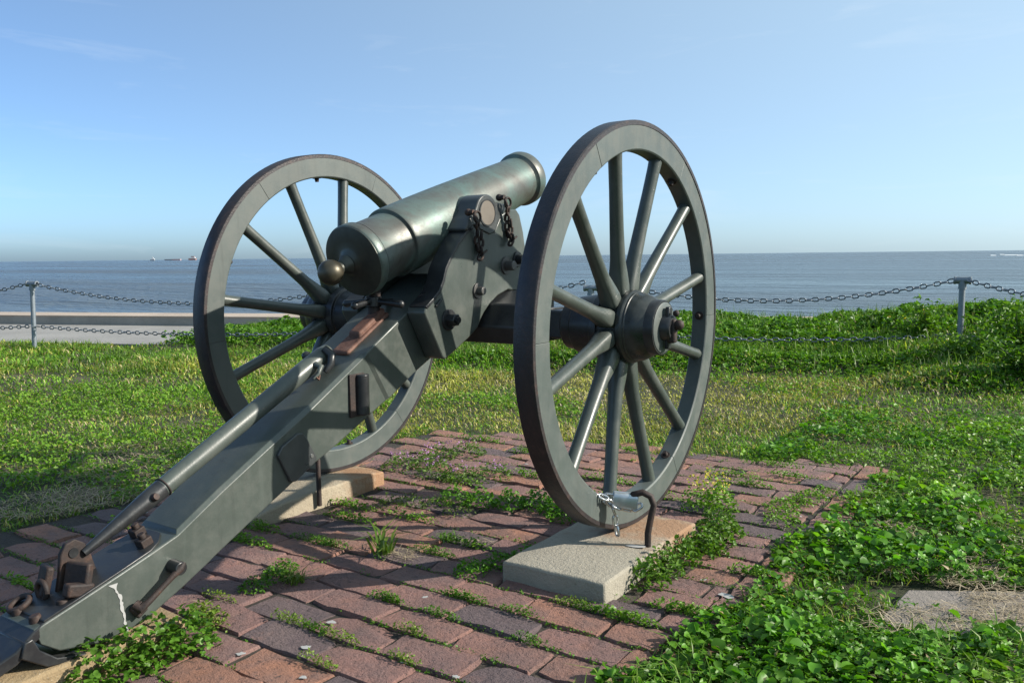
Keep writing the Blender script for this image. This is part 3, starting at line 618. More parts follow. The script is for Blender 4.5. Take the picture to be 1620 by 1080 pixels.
# side handle
for sx in (1, -1):
    bm = B(); a = Vector((sx * .087, -1.452, .233)); c = Vector((sx * .087, -1.566, .156)); o_ = Vector((sx * .034, 0, 0)); q = (c - a)
    tube(bm, [a + o_ * 1.0 + Vector((0, .012, .012)), a + o_ * 1.08, a + o_ * 1.02 + q * .2, a + o_ * .95 + q * .5, a + o_ * .9 + q * .8, c + o_ * .75, c + o_ * .3 + Vector((0, -.006, .01))], [.009, .012, .0085, .008, .0085, .012, .014], 10)
    hd = finish(bm, 'handle', 'rust', stk, 50)
    bm = B(); cyl(bm, a - o_ * .1, a + o_ * 1.25, .020, .018, 16); finish(bm, 'handle_bolt', 'black', hd, 40, .002)
    bm = B(); box(bm, c + o_ * .2 + Vector((0, .004, -.006)), (.022, .034, .034), Matrix.Rotation(.55, 3, 'X')); finish(bm, 'handle_nut', 'rust', hd, 40, .004)
    # half-round iron socket on a rusty plate
    bm = B(); box(bm, (sx * .1115, -.748, .610), (.008, .070, .145)); sk = finish(bm, 'socket_plate', 'rust', stk, 30, .002)
    bm = B(); cyl(bm, (sx * .119, -.730, .542), (sx * .119, -.730, .680), .024, n=28); finish(bm, 'socket_tube', 'black', sk, 30, .004)
    # iron wear plate
    pl = [(-1.088, .470), (-1.070, .494), (-1.008, .524), (-.985, .522), (-.968, .500), (-.930, .432), (-.936, .420), (-1.020, .375), (-1.040, .376)]
    bm = B(); prism(bm, pl, sx * .094, sx * .108); wp = finish(bm, 'wear_plate', 'capgrey', stk, 30, .003)
    bm = B(); cyl(bm, (sx * .106, -.953, .443), (sx * .1105, -.953, .443), .006, n=10); finish(bm, 'screw_head', 'steel', wp, 40)
# white dropping on the tail
bm = B(); rr = random.Random(4); pts = [(float(np.interp(q, [0, .3, 1], [-1.622, -1.605, -1.592])) + rr.uniform(-.0018, .0018), .236 - .142 * q) for q in np.linspace(0, 1, 26)]; A = []; C_ = []
for i, (y, z) in enumerate(pts):
    w = .0034 * rr.uniform(.3, 1.6) + (.009 if i == 0 else (.004 if i == 1 else 0)); A.append(bm.verts.new((.0862, y - w, z))); C_.append(bm.verts.new((.0862, y + w, z)))
for i in range(len(A) - 1): bm.faces.new((A[i], C_[i], C_[i + 1], A[i + 1]))
o = finish(bm, 'white_streak', 'white', stk, 0); sl = o.modifiers.new('s', 'SOLIDIFY'); sl.thickness = .0015

# ---- elevating screw
es = Vector((0, -.535, .0))
bm = B(); cyl(bm, (0, -.545, .80), (0, -.53, .96), .022, n=18); esw = finish(bm, 'elevating_screw', 'rust', gun, 40)
bm = B()
for a in (10, 100, 190, 280):
    a = math.radians(a); dv = Vector((math.cos(a), math.sin(a), -.10)); c0 = Vector((0, -.54, .915)); tube(bm, [c0, c0 + dv * .05, c0 + dv * .115], [.016, .011, .014], 10); sphere(bm, c0 + dv * .115, .0145, 10)
finish(bm, 'screw_handle', 'black', esw, 50)
bm = B(); cyl(bm, (0, -.54, .893), (0, -.54, .93), .03, n=18); finish(bm, 'screw_hub', 'black', esw, 40, .003)
bm = B(); th = math.atan2(.59, 1)
def sp(y, lift, x): return Vector((x, y - lift * math.sin(th) * 0, top_at(y) + lift))
for (y0, y1, x0, x1, h) in ((-.725, -.51, -.03, .050, .014), (-.655, -.52, -.015, .040, .034)):
    A = [bm.verts.new(sp(y, -.004, x)) for x, y in ((x0, y0), (x1, y0), (x1, y1), (x0, y1))]; C_ = [bm.verts.new(sp(y, h, x)) for x, y in ((x0, y0), (x1, y0), (x1, y1), (x0, y1))]; ring_faces(bm, [A, C_])
finish(bm, 'screw_box', 'rustplate', esw, 30, .012, 3)

# ------------------------------------------------------------------ handspike on the trail
hs = empty('handspike', (0, -1.66, .26)); tag(hs, 'long round green handspike pole with iron tip lying along the trail', 'handspike')
HO = Vector((0, -1.66, .26)); ha = Vector((0, -.765, .757)); hb = Vector((-.004, -1.63, .318)); hd_ = (ha - hb); 
def hp(f): return hb + hd_ * f - HO
bm = B(); fr = [.245, .3, .5, .7, .9, .97, 1.0]; tube(bm, [hp(f) for f in fr], [.0265, .027, .0285, .030, .031, .030, .023], 24); pole = finish(bm, 'pole', 'green', hs, 40, .002)
bm = B(); tube(bm, [hp(f) for f in (-.02, .05, .12, .2, .25, .252)], [.011, .0155, .021, .0262, .0276, .0258], 22); tip = finish(bm, 'iron_tip', 'black', hs, 40)
bm = B(); q = hp(.205); cyl(bm, q + Vector((.026, 0, .008)), q + Vector((.036, 0, .012)), .012, .009, 14); finish(bm, 'rivet', 'rust', hs, 50)
bm = B(); tube(bm, [hp(.258) + Vector((.0284 * math.cos(a), .0284 * math.sin(a) * -.46, .0284 * math.sin(a) * .888)) for a in [i * 2 * math.pi / 28 for i in range(28)]], .0022, 6, True); finish(bm, 'band', 'rust', hs, 60)
bm = B(); q = hp(.955); tube(bm, [q + Vector((.02, 0, .03)), q + Vector((.046, .01, .01)), q + Vector((.05, .0, -.02)), q + Vector((.045, -.02, -.045))], [.013, .015, .014, .008], 10); finish(bm, 'hook', 'black', hs, 50)
bm = B(); q = hp(.955); cyl(bm, q + Vector((-.03, 0, 0)), q + Vector((-.062, 0, .0)), .009, n=10); sphere(bm, q + Vector((-.066, 0, 0)), .017, 12); finish(bm, 'stop_knob', 'black', hs, 50)
bm = B(); q = hp(.90); tube(bm, [q + Vector((.028, .0, .006)), q + Vector((.050, .004, 0)), q + Vector((.056, -.012, -.022)), q + Vector((.05, -.03, -.036))], [.012, .011, .006, .004], 8); finish(bm, 'peg', 'green', hs, 50)
bm = B(); q = hp(.885); tube(bm, [q + Vector((.05, .01, -.02)), q + Vector((.056, 0, -.034)), q + Vector((.056, -.01, -.024))], .0035, 6); finish(bm, 'wire', 'rustplate', hs, 50)

# ------------------------------------------------------------------ lock, chain, iron stakes
bm = B(); sx0 = Vector((.930, -.215, .0)); pts = [(.930, -.215, .05), (.930, -.214, .13), (.938, -.205, .19), (.945, -.20, .225), (.935, -.205, .255), (.910, -.215, .268), (.880, -.225, .258), (.862, -.23, .235)]
tube(bm, pts, [.0115] * 7 + [.010], 10); tag(finish(bm, 'iron_stake', 'rust', None, 50), 'bent rusty iron stake hooked towards the near wheel', 'stake')
bm = B(); tube(bm, [(-.548, -.325, .02), (-.549, -.325, .14), (-.552, -.322, .215), (-.57, -.32, .245), (-.60, -.31, .235)], .0105, 10); tag(finish(bm, 'iron_stake', 'rust', None, 50), 'straight rusty iron stake beside the far block', 'stake')
pk = empty('padlock', (.853, -.232, .235)); tag(pk, 'grey steel padlock hanging on the rim of the near wheel', 'padlock')
ldir = Vector((.86, .50, -.10)).normalized(); d_, s_, u_ = frame(ldir); LR = Matrix((d_, s_, u_)).transposed()
bm = B(); n = 24; rings = []
for (q, k) in ((-.043, .90), (-.040, 1.0), (.036, 1.0), (.041, .92)):
    rg = []
    for i in range(n):
        a = 2 * math.pi * i / n; ca, sa = math.cos(a), math.sin(a); ca = math.copysign(abs(ca) ** .55, ca); sa = math.copysign(abs(sa) ** .55, sa)
        rg.append(bm.verts.new(LR @ Vector((q, ca * .020 * k, sa * .028 * k))))
    rings.append(rg)
ring_faces(bm, rings); finish(bm, 'lock_body', 'lock', pk, 40, .001)
bm = B(); box(bm, LR @ Vector((.0418, 0, 0)), (.003, .028, .042), LR); finish(bm, 'keyhole_plate', 'ship_white', pk, 30, .001)
bm = B(); tube(bm, [LR @ Vector(v) for v in ((-.04, 0, -.017), (-.065, 0, -.017), (-.078, 0, -.009), (-.080, 0, 0), (-.078, 0, .009), (-.065, 0, .017), (-.04, 0, .017))], .005, 8); finish(bm, 'shackle', 'steel', pk, 60)
lc = empty('lock_chain', (0, 0, 0)); tag(lc, 'short bright steel chain looped over the near wheel rim', 'chain')
ml_ = link_mesh(.044, .027, .0045, 'lock_link')
string_links([(.72, -.30, .25), (.75, -.31, .262), (.79, -.305, .262), (.812, -.29, .25), (.818, -.265, .222), (.822, -.25, .19), (.826, -.247, .15), (.832, -.245, .11)], ml_, .034, lc, 'steel', jit=.35)
string_links([(.822, -.27, .225), (.838, -.25, .212), (.862, -.235, .206), (.89, -.222, .212), (.908, -.214, .226)], ml_, .034, lc, 'steel', jit=.35)

# ------------------------------------------------------------------ fence posts and chains
posts = [('left', (-8.525, 2.502)), ('mid1', (-4.214, 4.092)), ('mid2', (-2.118, 4.866)), ('right', (1.102, 6.054)), ('corner', (4.3, 4.0))]
plab = {'left': 'galvanised pipe fence post at the left edge before the walkway', 'mid1': 'galvanised pipe fence post hidden behind the cannon carriage', 'mid2': 'galvanised pipe fence post seen through the spokes of the near wheel', 'right': 'galvanised pipe fence post standing in the leafy bank on the right', 'corner': 'galvanised pipe fence post beyond the right edge'}
def make_post(p, yaw, lab):
    e = empty('fence_post', (p[0], p[1], 0)); e.scale.z = .92 if 'spokes' in lab else 1.0; e.rotation_euler = (random.uniform(-.015, .015), random.uniform(-.02, .02), yaw); tag(e, lab, 'fence post', 'fence posts')
    bm = B(); cyl(bm, (0, 0, -.1), (0, 0, .775), .027, n=20); finish(bm, 'pipe', 'galv', e, 40)
    bm = B(); cyl(bm, (0, 0, .725), (0, 0, .79), .034, n=20); cyl(bm, (0, 0, .720), (0, 0, .738), .037, n=20)
    lathe_closed(bm, (0, 0, .80), (1, 0, 0), [(-.072, .022), (-.072, .037), (-.056, .037), (-.055, .033), (.055, .033), (.056, .037), (.072, .037), (.072, .022)], 24); finish(bm, 'tee_fitting', 'galv', e, 40)
    bm = B(); cyl(bm, (-.052, 0, .80), (.052, 0, .80), .0225, n=16); finish(bm, 'tee_core', 'black', e, 40)
    bm = B(); tube(bm, [(-.045, 0, .285), (0, -.032, .285), (.045, 0, .285), (0, .032, .285)], .006, 6, True); finish(bm, 'chain_eye', 'galv', e, 60)
    return e
yaw0 = math.atan2(FD[1], FD[0])
for nm, p in posts: make_post(p, yaw0 + (-.35 if nm == 'right' else (-.57 if nm == 'corner' else 0)), plab[nm])
make_post((-11.9, 1.26), yaw0, 'galvanised pipe fence post beyond the left edge')
flink = link_mesh(.072, .050, .0066, 'fence_link')
def catenary(a, b_, sag, n=40):
    a = Vector(a); b_ = Vector(b_); return [a.lerp(b_, i / n) + Vector((0, 0, -4 * sag * (i / n) * (1 - i / n))) for i in range(n + 1)]
spans = [((-11.9, 1.26), posts[0][1], 'far left'), (posts[0][1], posts[1][1], 'left of the cannon'), (posts[1][1], posts[2][1], 'behind the carriage'), (posts[2][1], posts[3][1], 'right of the near wheel'), (posts[3][1], posts[4][1], 'at the right edge')]
for a, b_, w in spans:
    L = math.hypot(b_[0] - a[0], b_[1] - a[1]); dv = Vector(((b_[0] - a[0]) / L, (b_[1] - a[1]) / L, 0))
    for z, sg, nm in ((.80, .034 * L + .075, 'upper'), (.285, .016 * L, 'lower')):
        e = empty('fence_chain', (0, 0, 0)); tag(e, f'{nm} galvanised fence chain sagging {w}', 'chain', 'fence chains')
        pa = Vector((a[0], a[1], z)) + dv * .06; pb = Vector((b_[0], b_[1], z)) - dv * .06
        zz = catenary(pa, pb, min(sg, z - .06))
        string_links(zz, flink, .0590, e, 'chain', jit=.22, roll0=math.pi / 4)

# ------------------------------------------------------------------ ships on the horizon
def ship(name, lab, px, dist, parts):
    u = (px - 810) / 1361.0; d = (FV + RV * u); d.z = 0; d.normalize(); p = Vector((CAM.x, CAM.y, -2.1)) + d * dist
    e = empty(name, p); e.rotation_euler = (0, 0, math.atan2(RV.y, RV.x)); tag(e, lab, 'ship')
    for (nm, mat, x0, x1, z0, z1, dy) in parts:
        bm = B(); A = [(x0 + (x1 - x0) * .04, z0), (x1 - (x1 - x0) * .06, z0), (x1, z1), (x0, z1)]
        if nm != 'hull': A = [(x0, z0), (x1, z0), (x1, z1), (x0, z1)]
        f_ = [bm.verts.new((x, -dy, z)) for x, z in A]; k_ = [bm.verts.new((x, dy, z)) for x, z in A]; ring_faces(bm, [f_, k_]); finish(bm, nm, mat, e, 30)
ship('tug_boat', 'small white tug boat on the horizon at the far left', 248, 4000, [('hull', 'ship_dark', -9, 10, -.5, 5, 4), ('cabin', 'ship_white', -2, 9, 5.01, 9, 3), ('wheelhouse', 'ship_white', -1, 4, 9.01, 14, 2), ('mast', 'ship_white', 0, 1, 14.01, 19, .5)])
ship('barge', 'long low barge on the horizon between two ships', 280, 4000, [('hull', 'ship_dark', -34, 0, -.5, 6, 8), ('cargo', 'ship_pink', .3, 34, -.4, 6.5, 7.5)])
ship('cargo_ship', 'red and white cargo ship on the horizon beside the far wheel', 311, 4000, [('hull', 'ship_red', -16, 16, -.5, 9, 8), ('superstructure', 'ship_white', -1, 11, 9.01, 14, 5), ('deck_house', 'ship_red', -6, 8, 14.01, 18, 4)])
# line of breakers far out on the right
bm = B()
for i in range(26):
    u = (1565 + i * 14 - 810) / 1361.0; d = (FV + RV * u); d.z = 0; d.normalize(); dist = 620 + 90 * math.sin(i * 1.7) + 20 * i; p = Vector((CAM.x, CAM.y, -2.1)) + d * dist; w = random.uniform(1.2, 6)
    r_ = Vector((RV.x, RV.y, 0)).normalized(); q = Vector((-r_.y, r_.x, 0))
    v = [bm.verts.new(p + r_ * a + q * c + Vector((0, 0, z))) for a, c, z in ((-w, -1, .03), (w, -.6, .03), (w * .8, .3, .28), (-w * .7, .2, .34), (-w * .9, 2, .03), (w * .9, 2, .03))]
    bm.faces.new((v[0], v[1], v[2], v[3])); bm.faces.new((v[3], v[2], v[5], v[4]))
tag(finish(bm, 'breakers', 'foam', None, 60), 'white line of breaking waves far out on the right', kind='stuff')

# ================================================================== VEGETATION
class Plants:
    def __init__(s): s.v = []; s.f3 = []; s.f4 = []; s.c = []; s.n = 0
    def add(s, V, quads, tris, C):
        """V (n,k,3); quads/tris index lists into k; C (n,3) or (n,k,3)"""
        n, k, _ = V.shape; base = s.n + np.arange(n)[:, None] * k
        if C.ndim == 2: C = np.repeat(C[:, None, :], k, 1)
        s.v.append(V.reshape(-1, 3)); s.c.append(C.reshape(-1, 3))
        for q in quads: s.f4.append(base + np.array(q)[None, :])
        for q in tris: s.f3.append(base + np.array(q)[None, :])
        s.n += n * k
    def build(s, name, mat, parent=None):
        v = np.concatenate(s.v); c = np.concatenate(s.c)
        f4 = np.concatenate(s.f4) if s.f4 else np.zeros((0, 4), int); f3 = np.concatenate(s.f3) if s.f3 else np.zeros((0, 3), int)
        me = bpy.data.meshes.new(name); me.vertices.add(len(v)); me.vertices.foreach_set('co', v.astype(np.float32).ravel())
        nl = f4.size + f3.size; me.loops.add(nl); me.loops.foreach_set('vertex_index', np.concatenate([f4.ravel(), f3.ravel()]).astype(np.int32))
        me.polygons.add(len(f4) + len(f3)); ls = np.concatenate([np.arange(len(f4)) * 4, f4.size + np.arange(len(f3)) * 3]).astype(np.int32); me.polygons.foreach_set('loop_start', ls)
        me.polygons.foreach_set('loop_total', np.concatenate([np.full(len(f4), 4), np.full(len(f3), 3)]).astype(np.int32))
        a = me.attributes.new('col', 'FLOAT_COLOR', 'POINT'); a.data.foreach_set('color', np.concatenate([np.clip(c, 0, 1), np.ones((len(c), 1))], 1).astype(np.float32).ravel())
        me.update(); me.validate(); me.materials.append(M[mat]); o = bpy.data.objects.new(name, me); COL.objects.link(o)
        if parent is not None: o.parent = parent
        return o
def blades(pl, P, h, w, lean, col, curl=0.5):
    n = len(P)
    if not n: return
    a = rng.uniform(0, 2 * np.pi, n); d = np.stack([np.cos(a), np.sin(a), np.zeros(n)], 1); b_ = a + rng.uniform(-.9, .9, n) + np.pi / 2; sd = np.stack([np.cos(b_), np.sin(b_), np.zeros(n)], 1) * (w / 2)[:, None]
    up = np.array([0, 0, 1.0]); m1 = P + up * (h * .55)[:, None] * np.sqrt(np.clip(1 - (lean * .5) ** 2, .1, 1))[:, None] + d * (h * lean * .32)[:, None]
    tip = P + up * (h * np.clip(1 - lean * curl, .15, 1))[:, None] + d * (h * lean)[:, None]
    V = np.stack([P - sd, P + sd, m1 - sd * .85, m1 + sd * .85, tip], 1)
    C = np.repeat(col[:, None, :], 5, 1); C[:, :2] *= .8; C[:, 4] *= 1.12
    pl.add(V, [(0, 1, 3, 2)], [(2, 3, 4)], C)
def leaves(pl, P, nrm, size, asp, col, fold=.25, az=None, rnd=False):
    """pointed oval leaf, folded along its rib: 4 triangles"""
    n = len(P)
    if not n: return
    a = rng.uniform(0, 2 * np.pi, n) if az is None else az; t = np.stack([np.cos(a), np.sin(a), np.zeros(n)], 1)
    t = t - nrm * np.sum(t * nrm, 1, keepdims=True); t /= np.linalg.norm(t, axis=1, keepdims=True) + 1e-9; s = np.cross(nrm, t)
    L = size[:, None]; Wd = (size * asp)[:, None]; f = (size * asp * fold)[:, None]
    base = P - t * L * .5; tip = P + t * L * .5 - nrm * L * .12; c = P + nrm * 0
    if rnd:
        pt = [base] + [P + t * L * q + s * Wd * w + nrm * (f * abs(w) * 2 - L * dn) for q, w, dn in ((-.30, -.36, 0), (.06, -.5, .02), (.36, -.33, .08))] + [tip] + [P + t * L * q + s * Wd * w + nrm * (f * abs(w) * 2 - L * dn) for q, w, dn in ((.36, .33, .08), (.06, .5, .02), (-.30, .36, 0))] + [c]
        pl.add(np.stack(pt, 1), [], [(i, 8, (i + 1) % 8) for i in range(8)], col); return
    l1 = P + t * L * .12 - s * Wd * .5 + nrm * f; r1 = P + t * L * .12 + s * Wd * .5 + nrm * f
    V = np.stack([base, l1, tip, r1, c], 1); pl.add(V, [], [(0, 4, 1), (1, 4, 2), (2, 4, 3), (3, 4, 0)], col)
def rnorm(n, tilt): 
    v = np.stack([rng.normal(0, tilt, n), rng.normal(0, tilt, n), np.ones(n)], 1); return v / np.linalg.norm(v, axis=1, keepdims=True)
def clover(pl, P, size, col, tilt=.35, rnd=False):
    """three heart-shaped leaflets"""
    n = len(P); nr = rnorm(n, tilt); a0 = rng.uniform(0, 2 * np.pi, n)
    for k in range(3):
        a = a0 + k * 2.094; t = np.stack([np.cos(a), np.sin(a), np.zeros(n)], 1); t -= nr * np.sum(t * nr, 1, keepdims=True)
        leaves(pl, P + t * (size * .45)[:, None], nr, size, np.full(n, .85), col * rng.uniform(.9, 1.1, (n, 1)), .18, a, rnd)
def gcol(n, a, b_, j=.18):
    f = rng.uniform(0, 1, n)[:, None]; c = np.array(a) * (1 - f) + np.array(b_) * f; return c * rng.uniform(1 - j, 1 + j, (n, 1))
GREEN = ((.080, .185, .014), (.145, .255, .026)); DEEP = ((.050, .150, .010), (.098, .220, .018)); YEL = ((.235, .255, .042), (.34, .31, .09)); DRY = ((.30, .235, .13), (.42, .35, .22))

def edge_noise(x, y): return .10 * (fbm(x, y, 3.5, 8) - .5) + .10 * (fbm(x, y, 11, 9) - .5)
def on_brick(x, y):
    e = edge_noise(x, y); left = -1.42 + 0.10 * (y + 1.2) + e; top = 1.43 + 0.16 * x + e * 3.2; right = 1.33 + e * 1.3
    right = np.where(y < -.35, right + (y + .35) * .20, right)          # the clover creeps over the lower corner
    right = np.where((y > -.1) & (y < .45), right - .05, right)
    return (x > left) & (x < right) & (y < top)
def on_slab(x, y):
    e = fbm(x, y, 6, 31) - .5
    return (((x - 1.98) / .34) ** 2 + ((y - .06) / .19) ** 2 + e * 1.6 < 1) | (((x - 1.80) / .13) ** 2 + ((y + .18) / .08) ** 2 + e * 1.2 < 1)
def on_walk(x, y): s = fs(x, y); n = fn(x, y); return (n > .62 + .25 * (fbm(x, y, 2.0, 12) - .5)) & (s < 1.1 + 1.6 * sstep(.6, 3.3, n) + .6 * (fbm(x, y, 1.2, 14) - .5))
def sample(n, r0, r1, pw, half=42):
    u = rng.uniform(0, 1, n); k = 2 - pw; r = (r0 ** k + u * (r1 ** k - r0 ** k)) ** (1 / k)
    a = math.atan2(FV.x, FV.y) + np.radians(rng.uniform(-half, half, n)); return CAM.x + r * np.sin(a), CAM.y + r * np.cos(a), r
def ground_z(x, y): return bank_h(x, y) - .008

grass = Plants()
x, y, r = sample(340000, 1.0, 14.0, 1.5)
ok = ~on_brick(x, y) & ~on_slab(x, y) & ~on_walk(x, y) & (fn(x, y) < WALL_N - .1)
x, y, r = x[ok], y[ok], r[ok]
near_r = (x > 1.0) & (y < 1.9)
dens = fbm(x, y, 1.1, 40); thin = rng.uniform(0, 1, len(x)) < np.where(near_r, .55, 1.0) * np.where(dens < .40, .45, 1)
x, y, r, dens, near_r = x[thin], y[thin], r[thin], dens[thin], near_r[thin]
tall = fbm(x, y, .9, 44); h = rng.uniform(.018, .045, len(x)) * (0.35 + 2.1 * tall ** 1.6) * np.where(fn(x, y) > -1.6, 1.55, 1.0) * np.where((x < -2) & (y > .9), 1.35, 1)
w = rng.uniform(.0026, .0052, len(x)) * np.clip(r / 3.4, 1, 3.0)
c = gcol(len(x), *GREEN); yl = gcol(len(x), *YEL); dr = gcol(len(x), *DRY)
midl = np.exp(-((x + .6) / 1.9) ** 2 - ((y - 3.1) / 1.1) ** 2)
fy = np.clip((fbm(x, y, .75, 50) - .36) * 3.2 + .9 * midl, .12, 1.05) * .8 * np.where(near_r, .35, 1) * np.where(fn(x, y) > -1.0, .3, 1); pick = rng.uniform(0, 1, len(x))
c = np.where((pick < fy)[:, None], yl, c); c = np.where((pick > 1 - .05 - .14 * midl - .25 * np.clip((fbm(x, y, 1.4, 52) - .55) * 4, 0, 1))[:, None], dr, c)
c = c * rng.choice([.55, .8, 1.0, 1.25, 1.6], len(x))[:, None] * (.62 + .75 * fbm(x, y, 2.3, 58))[:, None]
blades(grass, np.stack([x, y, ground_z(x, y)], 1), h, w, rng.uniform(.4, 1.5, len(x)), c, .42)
# taller unmown strip near the fence on the left
x, y, r = sample(60000, 5.5, 13.5, 1.2); ok = ~on_walk(x, y) & (fn(x, y) > -1.9) & (fn(x, y) < 1.5) & (fs(x, y) < 6.5) & (rng.uniform(0, 1, len(x)) < sstep(.35, .6, fbm(x, y, 1.1, 61)))
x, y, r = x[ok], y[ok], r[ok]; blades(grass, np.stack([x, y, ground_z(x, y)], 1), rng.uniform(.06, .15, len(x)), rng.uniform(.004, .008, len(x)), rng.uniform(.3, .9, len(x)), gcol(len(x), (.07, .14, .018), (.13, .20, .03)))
x, y, r = sample(16000, 1.0, 5.0, 1.5); ok = ~on_brick(x, y) & ~on_slab(x, y) & (x > .8) & (fbm(x, y, 1.9, 63) > .45); x, y = x[ok], y[ok]
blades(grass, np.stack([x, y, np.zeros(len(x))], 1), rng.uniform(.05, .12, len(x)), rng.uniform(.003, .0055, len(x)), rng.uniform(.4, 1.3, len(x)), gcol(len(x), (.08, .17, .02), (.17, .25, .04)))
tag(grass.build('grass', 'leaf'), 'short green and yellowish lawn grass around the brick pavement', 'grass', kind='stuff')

# clover and broad ground cover on the right and scattered in the lawn
cl = Plants()
x, y, r = sample(130000, 1.0, 6.6, 1.5)
ok = ~on_brick(x, y) & ~on_slab(x, y) & (x > .7) & (fn(x, y) < -.6) & (rng.uniform(0, 1, len(x)) < np.where((fbm(x, y, 1.6, 70) > .42) | ((x < 1.75) & (y < .6)), 1, .22))
ok &= rng.uniform(0, 1, len(x)) < sstep(.30, .40, fbm(x, y, 4.2, 77)) * .9 + .1
x, y, r = x[ok], y[ok], r[ok]; lump = fbm(x, y, 3.2, 72)
z = .006 + .105 * lump ** 1.5 * rng.uniform(.15, 1, len(x)) * np.where((x < 1.85) & (y < 1.2), 1, .6)
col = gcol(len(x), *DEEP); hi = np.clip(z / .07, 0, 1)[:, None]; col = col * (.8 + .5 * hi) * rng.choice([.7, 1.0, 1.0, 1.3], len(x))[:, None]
pat = fbm(x, y, 2.2, 78)[:, None]; col = col * (.75 + .5 * pat) + np.array([.05, .045, .006]) * np.clip((pat - .5) * 4, 0, 1)
kind_ = rng.uniform(0, 1, len(x)) + .5 * (fbm(x, y, 2.6, 79) - .5); a_ = kind_ < .52; b2 = (kind_ >= .52) & (kind_ < .86); c2 = kind_ >= .86
Pc = np.stack([x, y, z], 1); sz = rng.uniform(.009, .022, len(x)) * (.75 + .5 * lump)
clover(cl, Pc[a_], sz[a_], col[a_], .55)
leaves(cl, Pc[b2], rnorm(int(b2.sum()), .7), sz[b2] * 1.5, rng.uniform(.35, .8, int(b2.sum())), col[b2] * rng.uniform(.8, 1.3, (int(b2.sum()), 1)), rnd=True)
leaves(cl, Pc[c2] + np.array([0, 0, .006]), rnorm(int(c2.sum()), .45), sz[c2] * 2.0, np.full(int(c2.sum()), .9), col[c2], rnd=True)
dd = rng.uniform(0, 1, len(x)) < .02; leaves(cl, Pc[dd] + np.array([0, 0, .004]), rnorm(int(dd.sum()), .5), sz[dd] * 1.6, np.full(int(dd.sum()), .4), gcol(int(dd.sum()), (.25, .18, .09), (.38, .30, .17)))
x, y, r = sample(70000, 3.5, 10, 1.4); ok = ~on_brick(x, y) & ~on_walk(x, y) & (fn(x, y) < 1.0) & (fbm(x, y, 1.5, 75) > .50 + .3 * np.exp(-((x + .6) / 1.9) ** 2 - ((y - 3.1) / 1.1) ** 2)); x, y = x[ok], y[ok]
leaves(cl, np.stack([x, y, ground_z(x, y) + rng.uniform(.01, .055, len(x))], 1), rnorm(len(x), .6), rng.uniform(.015, .032, len(x)), np.full(len(x), .7), gcol(len(x), *GREEN))
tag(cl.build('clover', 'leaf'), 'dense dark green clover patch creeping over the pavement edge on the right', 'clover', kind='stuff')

# leafy bank along the fence
bk = Plants()
def sample_bank(n): s = rng.uniform(0.8, 16, n); q = rng.uniform(-2.6, 3.2, n); return FA[0] + s * FD[0] + q * FN[0], FA[1] + s * FD[1] + q * FN[1]
x, y = sample_bank(230000); hb_ = bank_h(x, y); ok = (hb_ > .03) & (rng.uniform(0, 1, len(x)) < np.clip(hb_ * 6, .25, 1)); x, y, hb_ = x[ok], y[ok], hb_[ok]
f = rng.uniform(0, 1, len(x)) ** .6; z = hb_ - .03 + f * (.03 + .22 * fbm(x, y, 2.4, 83) ** 2 * (.25 + .75 * sstep(.05, .5, fn(x, y))))
col = gcol(len(x), (.040, .120, .010), (.110, .225, .022), .25) * (.85 + .3 * fbm(x, y, 1.7, 85))[:, None]
leaves(bk, np.stack([x, y, z], 1), rnorm(len(x), .75), rng.uniform(.028, .075, len(x)), rng.uniform(.55, .85, len(x)), col)
k = rng.uniform(0, 1, len(x)) < .10; blades(bk, np.stack([x[k], y[k], hb_[k]], 1), rng.uniform(.08, .20, k.sum()), rng.uniform(.004, .008, k.sum()), rng.uniform(.2, .8, k.sum()), gcol(int(k.sum()), (.07, .14, .02), (.14, .21, .04)))
tag(bk.build('weed_bank', 'leaf'), 'leafy green weed bank between the chain fence and the sea wall', 'weeds', kind='stuff')

# single bushy plants around the right fence post
def bushy(name, lab, cx, cy, h, rad, n, seed, flowers=0):
    r_ = np.random.default_rng(seed); e = empty(name, (cx, cy, 0)); tag(e, lab, 'plant', 'bushy plants by the fence'); z0 = float(bank_h(np.array([cx]), np.array([cy]))[0]) * .6
    pl = Plants(); bm = B(); st = 9
    for i in range(st):
        a = r_.uniform(0, 6.28); rr = r_.uniform(.1, 1) * rad; hh = h * r_.uniform(.6, 1.0); top = Vector((math.cos(a) * rr, math.sin(a) * rr, z0 + hh)); mid = Vector((top.x * .35, top.y * .35, z0 + hh * .5))
        tube(bm, [(0 + top.x * .1, top.y * .1, z0 * .3), mid, top], [.006, .005, .0025], 5)
        m_ = n // st; f = r_.uniform(.15, 1.02, m_); P = np.array([(Vector((0, 0, z0 * .3)).lerp(mid, min(1, q * 2)) if q < .5 else mid.lerp(top, q * 2 - 1))[:] for q in f]) + r_.normal(0, .045, (m_, 3))
        col = gcol(m_, (.05, .13, .012), (.13, .23, .025), .25); leaves(pl, P, rnorm(m_, .8), r_.uniform(.03, .065, m_), np.full(m_, .5), col)
        if flowers and i < flowers: 
            q = np.array(top[:])[None] + r_.normal(0, .01, (10, 3)); leaves(pl, q, rnorm(10, .7), np.full(10, .018), np.full(10, .8), gcol(10, (.55, .45, .03), (.7, .6, .05)))
    finish(bm, 'stem', 'stem', e, 50); pl.build('foliage', 'leaf', e)
bushy('leafy_plant', 'upright leafy plant growing left of the right fence post', .82, 6.15, .42, .22, 700, 1, 2)
bushy('leafy_plant', 'tall leafy plant growing just right of the right fence post', 1.48, 6.15, .44, .26, 900, 2)
bushy('leafy_plant', 'tall bushy plant at the right edge below the chain', 1.62, 5.6, .46, .36, 1300, 3)
bushy('leafy_plant', 'low bushy plant in front of the right fence post', 1.22, 5.3, .26, .34, 1000, 4)
